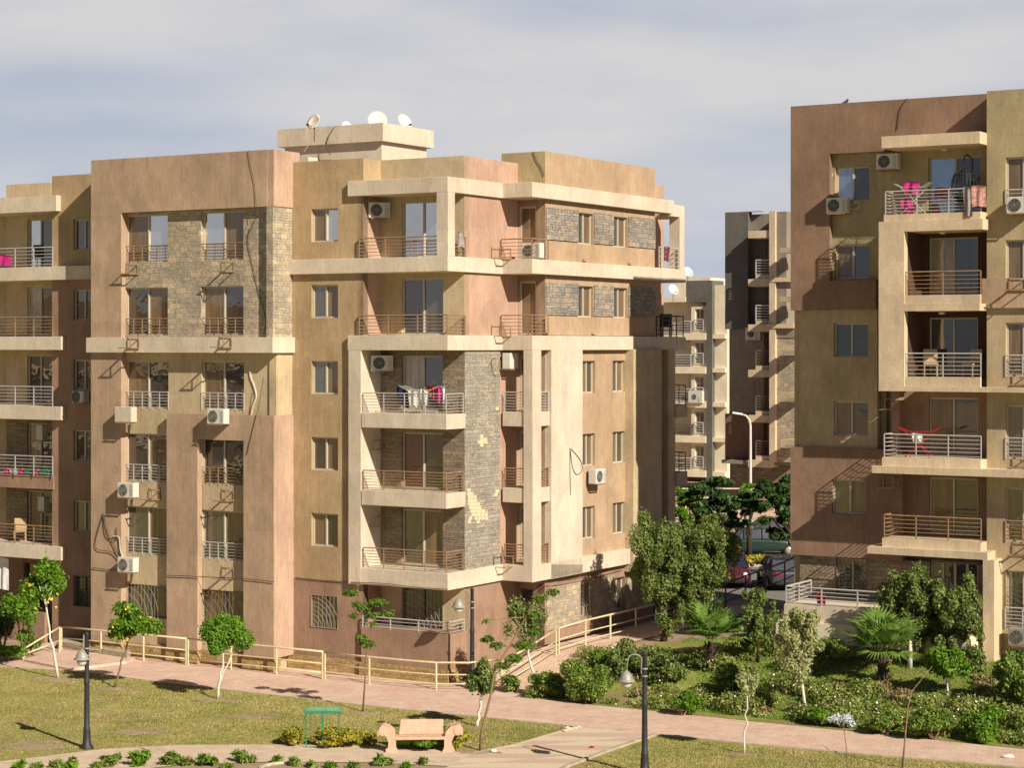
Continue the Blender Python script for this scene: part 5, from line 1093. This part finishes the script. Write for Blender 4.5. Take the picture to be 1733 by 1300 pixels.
# satellite dishes
def dish(label,p,r,rz,tilt=.5,mat=WHITE,group='satellite dishes'):
    t=thing('satellite_dish',label,'satellite dish',p,rz,group); m=MB(); m.tube([(0,0,-.5),(0,0,r*.9)],.025,6); m.tube([(0,.05,r*.3),(0,-.5*r-.25,r*.55)],.014,4); m.build('mount',RAILD,t)
    m=MB(); rings=[]; ct,st=math.cos(tilt),math.sin(tilt); N_=20
    for k,(q,dp) in enumerate([(.02,0),(.35,.02),(.7,.08),(1,.17),(1.0,.19),(.7,.10),(.02,.02)]):
        for j in range(N_):
            a=2*math.pi*j/N_; x=math.cos(a)*q*r; z=math.sin(a)*q*r*1.08; y=-dp*r*1.3+(.02 if k>3 else 0); m.v.append((x,y*ct-z*st*-0+z*st,r+z*ct-y*st))
    for i in range(6):
        for j in range(N_): m.f.append((i*N_+j,i*N_+(j+1)%N_,(i+1)*N_+(j+1)%N_,(i+1)*N_+j))
    m.build('reflector',mat,t,smooth=True); m=MB(); m.tube([(0,-.5*r-.2,r*.55),(0,-.5*r-.32,r*.62)],.04,6); m.build('receiver',BLACK,t)
def dpos(px,py,t): return at(px,py,t)
RUSTW=plain('chipped_white_paint',(.62,.56,.48),.6,0,.45,.3,4)
dish('leftmost rooftop satellite dish, rusty and chipped',dpos(532,220,84.5),.32,-.6,mat=RUSTW)
dish('smallest rooftop satellite dish, barely above the tower edge',dpos(586,221,86),.20,.3)
dish('largest rooftop satellite dish, cream coloured in the middle of the tower',dpos(638,222,86),.42,.15)
dish('rightmost rooftop satellite dish, turned to the right',dpos(684,220,87),.34,.7)
dish('white dish on the roof of the pale far block',dpos(1139,500,167),.45,.5)
dish('small dish on top of the pale far block',dpos(1164,470,172),.45,.5)
# laundry and balcony things
def cloth(m,x0_,x1_,y_,z0_,z1_,amp=.03,nx=9,nz=6,slope=0):
    vs=[]
    for j in range(nz+1):
        for i in range(nx+1):
            u=i/nx; v=j/nz; vs.append((x0_+(x1_-x0_)*u+math.sin(v*3+x0_*9)*.02,y_+math.sin(u*9+v*2+x0_*7)*amp+math.cos(u*17)*amp*.4,z1_+(z0_-z1_)*v+math.sin(u*5+x0_)*.02+slope*u))
    w_=nx+1; fs=[(j*w_+i,j*w_+i+1,(j+1)*w_+i+1,(j+1)*w_+i) for j in range(nz) for i in range(nx)]; b=len(vs)
    m.add(vs+[(a,y+.015,z) for a,y,z in vs],fs+[tuple(b+i for i in reversed(f)) for f in fs]+[(i,i+1,b+i+1,b+i) for i in range(nx)])
def garment(name,label,cat,p,w_,h_,mat,rz=0,group=None,amp=.03):
    X_,Y_=s2w(p[0],p[1]); m=MB(); cloth(m,-w_/2,w_/2,0,-h_,0,amp); o=m.build(name,mat,smooth=True); o.location=(X_,Y_,p[2]); o.rotation_euler=(0,0,-TH+rz); return tag(o,label,cat,group)
def rack(label,p,w_,h_,mat):
    X_,Y_=s2w(p[0],p[1]); t=thing('drying_rack',label,'drying rack',(X_,Y_,p[2]),-TH); m=MB()
    for y_ in (-.25,.25):
        m.tube([(-w_*.3,y_,0),(w_*.3,-y_,h_)],.012,4); m.tube([(w_*.3,y_,0),(-w_*.3,-y_,h_)],.012,4)
    m.build('legs',mat,t); m=MB()
    for k in range(6): y_=-.28+k*.11; m.tube([(-w_*.5,y_,h_+.14),(-w_*.3,y_,h_),(w_*.3,y_,h_),(w_*.5,y_,h_+.14)],.008,4)
    m.build('bars',mat,t)
ym=yF+.4
rack('white drying rack with clothes on the framed balcony of the corner',(fx(712,ym),ym+.1,FL[3]),1.7,.85,WHITE)
for px,w_,h_,mt,lb,zz,yy in [(676,.26,.62,CLOTHB,'navy garment hanging at the left end of the laundry',.95,0),(686,.3,.75,CLOTHK,'black trousers hanging in the laundry',.92,.05),(700,.42,.62,CLOTHW,'white shirt hanging in the laundry, left one',.86,-.05),(718,.30,.6,CLOTHW,'white vest hanging in the middle of the laundry',.88,-.1),(733,.2,.5,CLOTHR,'red cloth hanging over the laundry rack',1.02,0),(742,.22,.62,CLOTHP,'pink striped towel at the right end of the laundry',.98,-.04),(750,.16,.6,CLOTHW,'narrow white cloth at the right end of the laundry',.97,.02),(724,.5,.2,CLOTHR,'red frame cloth lying across the laundry rack',.9,.2)]:
    garment('laundry',lb,'laundry',(fx(px,ym+yy),ym+yy,FL[3]+zz),w_,h_,mt,group='laundry on the framed balcony')
ykp=yP+.5
rack('silver drying rack with pink clothes on the top right balcony',(fx(1545,ykp),ykp+.1,RFL[5]),1.3,.95,RAILG)
garment('laundry','magenta garment on the rack of the top right balcony','laundry',(fx(1545,ykp),ykp-.1,RFL[5]+1.12),.55,.42,CLOTHP); garment('laundry','second magenta garment low on the rack of the top right balcony','laundry',(fx(1535,ykp),ykp,RFL[5]+.55),.42,.5,CLOTHP)
garment('quilt','flowered red and white quilt over the top right balcony railing','quilt',(fx(1656,yP),yP+.05,RFL[5]+.88),.5,.72,CLOTHF,amp=.02); garment('towel','long grey and red towel trailing over the top right balcony railing','towel',(fx(1637,yP),yP+.04,RFL[5]+.85),.28,1.0,CLOTHG)
rack('red drying rack on the third balcony of the right block',(fx(1555,ykp),ykp+.1,RFL[2]),1.5,.9,CLOTHR); garment('towel','white towel hanging on the red drying rack','towel',(fx(1556,ykp),ykp-.2,RFL[2]+.85),.36,.34,CLOTHW)
garment('laundry','maroon garment over the railing of the far top corner balcony','laundry',(c3-.03,76.0,FL[5]+.88),.55,.6,CLOTHM,rz=math.pi/2)
garment('cloth','magenta cloth over the left edge railing','cloth',(fx(6,yW),yW+.03,FL[5]+.5),.75,.42,CLOTHP); garment('curtain','white curtain hanging below the lowest left slab','curtain',(fx(5,yW+.3),yW+.3,3.3),.6,1.3,CLOTHW)
garment('laundry','patterned cloth on the railing end beside the cream corner pillar','laundry',(c0-.02,yC-.35,FL[5]+.9),.4,.55,CLOTHG,rz=math.pi/2)
garment('cloth','pink and red bundle on the terrace floor rail','cloth',(fx(1388,yQ-2.2),yQ-2.15,zt1+.42),.32,.4,CLOTHR)
# flower pots on the left balcony
for i,(px,mt,nm) in enumerate([(12,CLOTHP,'magenta'),(25,WHITE,'white'),(37,CLOTHP,'magenta'),(50,GPAINT,'green'),(62,CLOTHP,'magenta'),(76,GPAINT,'green')]):
    p=(fx(px,yW+.3),yW+.3,FL[2]); X_,Y_=s2w(p[0],p[1]); w_=.22 if nm!='magenta' else .11
    t=thing('flower_pot','%s flower %s on the left balcony, %s'%(nm,'trough' if w_>.2 else 'pot',['first from the picture edge','between two magenta pots, left one','third in the row','green trough right of the third pot','narrow one between two green troughs','last in the row'][i]),'flower pot',(X_,Y_,p[2]+.003),-TH,'flower pots on the left balcony')
    m=MB(); m.add([(-w_*.85,-.08,0),(w_*.85,-.08,0),(w_*.85,.08,0),(-w_*.85,.08,0),(-w_,-.11,.24),(w_,-.11,.24),(w_,.11,.24),(-w_,.11,.24)],[(0,3,2,1),(0,1,5,4),(1,2,6,5),(2,3,7,6),(3,0,4,7),(4,5,6,7)]); m.build('pot',mt,t)
    foliage('plant',[(0,0,.3,w_*.8,.1,.1)],60,.07,L_SHR,t,elong=3)
# hanging egg chair on the top right balcony
p=(fx(1632,yP+.75),yP+.75,RFL[5]); X_,Y_=s2w(p[0],p[1]); t=thing('hanging_chair','black wicker egg chair on the top right balcony','chair',(X_,Y_,p[2]),-TH); m=MB()
for k in range(12): a=k*math.pi/12; m.tube([(math.cos(a)*.45*math.sin(b),math.sin(a)*.45*math.sin(b)*.9,.95+.62*math.cos(b)) for b in [j*math.pi/10 for j in range(-10,11)]],.012,4)
for b in (.5,.9,1.3,1.7,2.1): m.tube([(math.cos(a)*.45*math.sin(b),math.sin(a)*.41*math.sin(b),.95+.62*math.cos(b)) for a in [j*math.pi/8 for j in range(17)]],.012,4)
m.build('wicker_shell',BLACK,t); m=MB(); m.lathe((0,0,.5),[(.05,-.1),(.33,0),(.36,.12),(.05,.14)],14); m.build('cushion',CLOTHK,t); m=MB(); m.lathe((0,0,0),[(.45,0),(.45,.04),(.05,.06)],16); m.tube([(.1,.5,.03),(.1,.55,1.9),(0,.3,2.05),(0,0,1.95),(0,0,1.55)],.025,6); m.build('stand',BLACK,t)
# chairs on balconies of the right block
def bchair(label,p,mat,rz=0):
    X_,Y_=s2w(p[0],p[1]); t=thing('balcony_chair',label,'chair',(X_,Y_,p[2]+.004),-TH+rz); m=MB(); m.box(-.25,.25,-.25,.25,.40,.45); m.build('seat',mat,t,bev=.01); m=MB(); m.box(-.25,.25,.21,.26,.45,.95); m.build('backrest',mat,t,bev=.02)
    for a in (-.22,.22):
        for b in (-.22,.22): m=MB(); m.tube([(a,b,0),(a,b,.4)],.02,5); m.build('leg',mat,t)
WOOD=plain('pale_wood',(.42,.30,.18),.6)
bchair('brown chair behind the railing of the fourth framed balcony, left one',(fx(1575,yP+1.2),yP+1.2,RFL[3]),WOOD,.4); bchair('brown chair behind the railing of the fourth framed balcony, right one',(fx(1645,yP+1.2),yP+1.2,RFL[3]),WOOD,-.4)
bchair('pale wooden chair on the low left balcony',(fx(34,yW+.8),yW+.8,FL[1]),WOOD,.7); bchair('dark chair on the fifth-floor balcony at the far corner',(-39.2,77.0,FL[4]),BLACK,.5)
bchair('dark chair on the top left balcony beside the round wicker',(fx(60,yW+.9),yW+.9,FL[5]),BLACK,.2)
# wall lamps on balcony ceilings
for lb,(px,y_,z_) in {'under the top right canopy':(1599,yQ-.2,fz(1580,246,yP)),'under the frame beam of the right block, upper':(1595,yP+1,RFL[4]+2.22),'under the slab of the right block, middle':(1594,yP+1,RFL[3]+2.24)}.items():
    X_,Y_=s2w(fx(px,y_),y_); m=MB(); m.lathe((0,0,0),[(.13,0),(.12,-.05),(.05,-.09)],12); o=m.build('ceiling_lamp',LGLASS,smooth=True); o.location=(X_,Y_,z_-.004); tag(o,'small round ceiling lamp '+lb,'lamp','round balcony ceiling lamps')
# bird
X_,Y_,z_=at(1431,170,75.3); t=thing('bird','small black bird perched on the roof edge of the right block','bird',(X_,Y_,20.7),.6); m=MB()
body=[(-.16,0,.10),(-.08,0,.13),(0,0,.17),(.07,0,.22),(.10,0,.27),(.13,0,.275)]; m.tube(body,[.012,.04,.06,.055,.035,.02],8); m.tube([(.12,0,.285),(.17,0,.28)],[.014,.003],5)
for sg in (-.02,.02): m.tube([(0,sg,.14),(.01,sg,.0)],.006,4)
m.build('body',BLACK,t,smooth=True); m=MB()
for sg in (-1,1): m.add([(.03,sg*.05,.2),(-.02,sg*.065,.14),(-.2,sg*.03,.06),(-.12,sg*.055,.17)],[(0,1,2,3)])
m.build('wings',BLACK,t)
# wooden board leaning in the balconies; litter and stones
def blob(name,label,cat,px,py,r,mat,group=None,sq=.5,seed=1):
    X_,Y_,z_=G(px,py); rr=random.Random(seed+px); m=MB(); N_=8
    m.lathe((0,0,0),[(r*.6,0),(r*1.0,r*sq*.4),(r*.8,r*sq*.9),(r*.2,r*sq*1.2)],N_); m.v=[(a*rr.uniform(.7,1.25),b*rr.uniform(.7,1.25),c*rr.uniform(.8,1.2)) for a,b,c in m.v]
    o=m.build(name,mat); o.location=(X_,Y_,z_+.012); return tag(o,label,cat,group)
for i,(px,py) in enumerate([(957,1239),(963,1237),(969,1236),(974,1235),(979,1233),(960,1234)]): blob('stone','pale stone in the little heap at the corner of the striped path','stone',px,py,.10,PATCH,'pale stones at the path corner')
blob('brick','broken red brick lying on the striped path','brick',1002,1267,.09,CLOTHR); blob('litter','crumpled white paper near the foot of the leaning tree','litter',836,1274,.12,CLOTHW); blob('litter','white plastic rag on the right path near the lower corner','litter',1706,1283,.22,CLOTHW,sq=.3); blob('litter','white bag under the bench','litter',724,1268,.10,CLOTHW,sq=1.4)
X_,Y_,z_=G(487,1300); m=MB(); m.tube([(math.cos(a)*.75,math.sin(a)*.75,.03) for a in [k*math.pi/16 for k in range(33)]],.07,6); o=m.build('manhole_ring',KERB); o.location=(X_,Y_-.3,z_); tag(o,'round concrete ring at the lower edge among the bedding plants','concrete ring')
# pot on the pillar at the terrace corner
p=gs(-32.6,68.2); t=thing('terracotta_post','terracotta pot on a brick post at the left end of the terrace','flower pot',(T0*CT+(yQ-.4)*ST-.5,-T0*ST+(yQ-.4)*CT,1.0)); m=MB(); m.lathe((0,0,0),[(.14,0),(.14,1.0),(.2,1.05),(.24,1.35),(.26,1.4),(.22,1.4)],12); m.build('pot',RUST,t); foliage('plant',[(0,0,1.5,.2,.2,.12)],70,.08,L_SHR,t)
# =================== CAMERA, LIGHT, SKY ===================
cam=bpy.data.cameras.new('camera'); co=bpy.data.objects.new('camera',cam); COL.objects.link(co); S.camera=co
co.location=(0,0,H); co.rotation_euler=(math.pi/2,0,0); cam.sensor_width=36; cam.lens=36*F/1733; cam.shift_y=-65/1733; cam.clip_end=3000; cam.clip_start=1
SE=math.radians(33.5); dx_,dy_=-.59,.807
sun=bpy.data.lights.new('sun','SUN'); so=bpy.data.objects.new('sun',sun); COL.objects.link(so)
sun.energy=5; sun.angle=math.radians(.5); sun.color=(1,.90,.73)
so.rotation_euler=Vector((dx_*math.cos(SE),dy_*math.cos(SE),-math.sin(SE))).to_track_quat('-Z','Y').to_euler()
w=bpy.data.worlds.new('World'); S.world=w; w.use_nodes=True; n=w.node_tree.nodes; l=w.node_tree.links
bg=n['Background']; sky=n.new('ShaderNodeTexSky'); sky.sky_type='NISHITA'; sky.sun_disc=False; sky.sun_elevation=SE
sky.sun_rotation=math.atan2(-dx_,-dy_); sky.dust_density=.9; sky.air_density=.35; sky.altitude=800; bg.inputs['Strength'].default_value=.05
tc=n.new('ShaderNodeTexCoord').outputs['Generated']
mp=n.new('ShaderNodeMapping'); mp.inputs['Scale'].default_value=(4.2,4.2,17); mp.inputs['Location'].default_value=(.35,0,.2); l.new(tc,mp.inputs[0])
c1n=noise(n,l,mp.outputs[0],1.0,6,.5)
r=ramp(n,[(.38,(0,0,0)),(.64,(1,1,1))]); l.new(c1n,r.inputs[0])
mx=n.new('ShaderNodeMix'); mx.data_type='RGBA'; l.new(r.outputs[0],mx.inputs[0])
mx.inputs[6].default_value=(7.4,8.0,9.4,1); mx.inputs[7].default_value=(10.5,10.3,10.3,1)
m2=n.new('ShaderNodeMix'); m2.data_type='RGBA'; 
sz_=n.new('ShaderNodeSeparateXYZ'); l.new(tc,sz_.inputs[0]); mr=n.new('ShaderNodeMapRange'); my=n.new('ShaderNodeMapRange'); my.interpolation_type='SMOOTHSTEP'; my.inputs['From Min'].default_value=.12; my.inputs['From Max'].default_value=.42; dt_=n.new('ShaderNodeVectorMath'); dt_.operation='DOT_PRODUCT'; l.new(tc,dt_.inputs[0]); dt_.inputs[1].default_value=(-.72,.69,0); l.new(dt_.outputs['Value'],my.inputs['Value']); mm=n.new('ShaderNodeMath'); mm.operation='MULTIPLY'; mr.interpolation_type='SMOOTHSTEP'
for k_,v_ in (('From Min',.17),('From Max',.3),('To Min',.93),('To Max',.05)): mr.inputs[k_].default_value=v_
l.new(sz_.outputs[2],mr.inputs['Value']); l.new(mr.outputs[0],mm.inputs[0]); l.new(my.outputs[0],mm.inputs[1]); l.new(mm.outputs[0],m2.inputs[0]); l.new(sky.outputs[0],m2.inputs[6]); l.new(mx.outputs[2],m2.inputs[7])
l.new(m2.outputs[2],bg.inputs[0])
S.view_settings.view_transform='Standard'; S.view_settings.look='None'; S.view_settings.exposure=.42; S.view_settings.gamma=1
S.render.resolution_x=1024; S.render.resolution_y=769; S.render.engine='CYCLES'
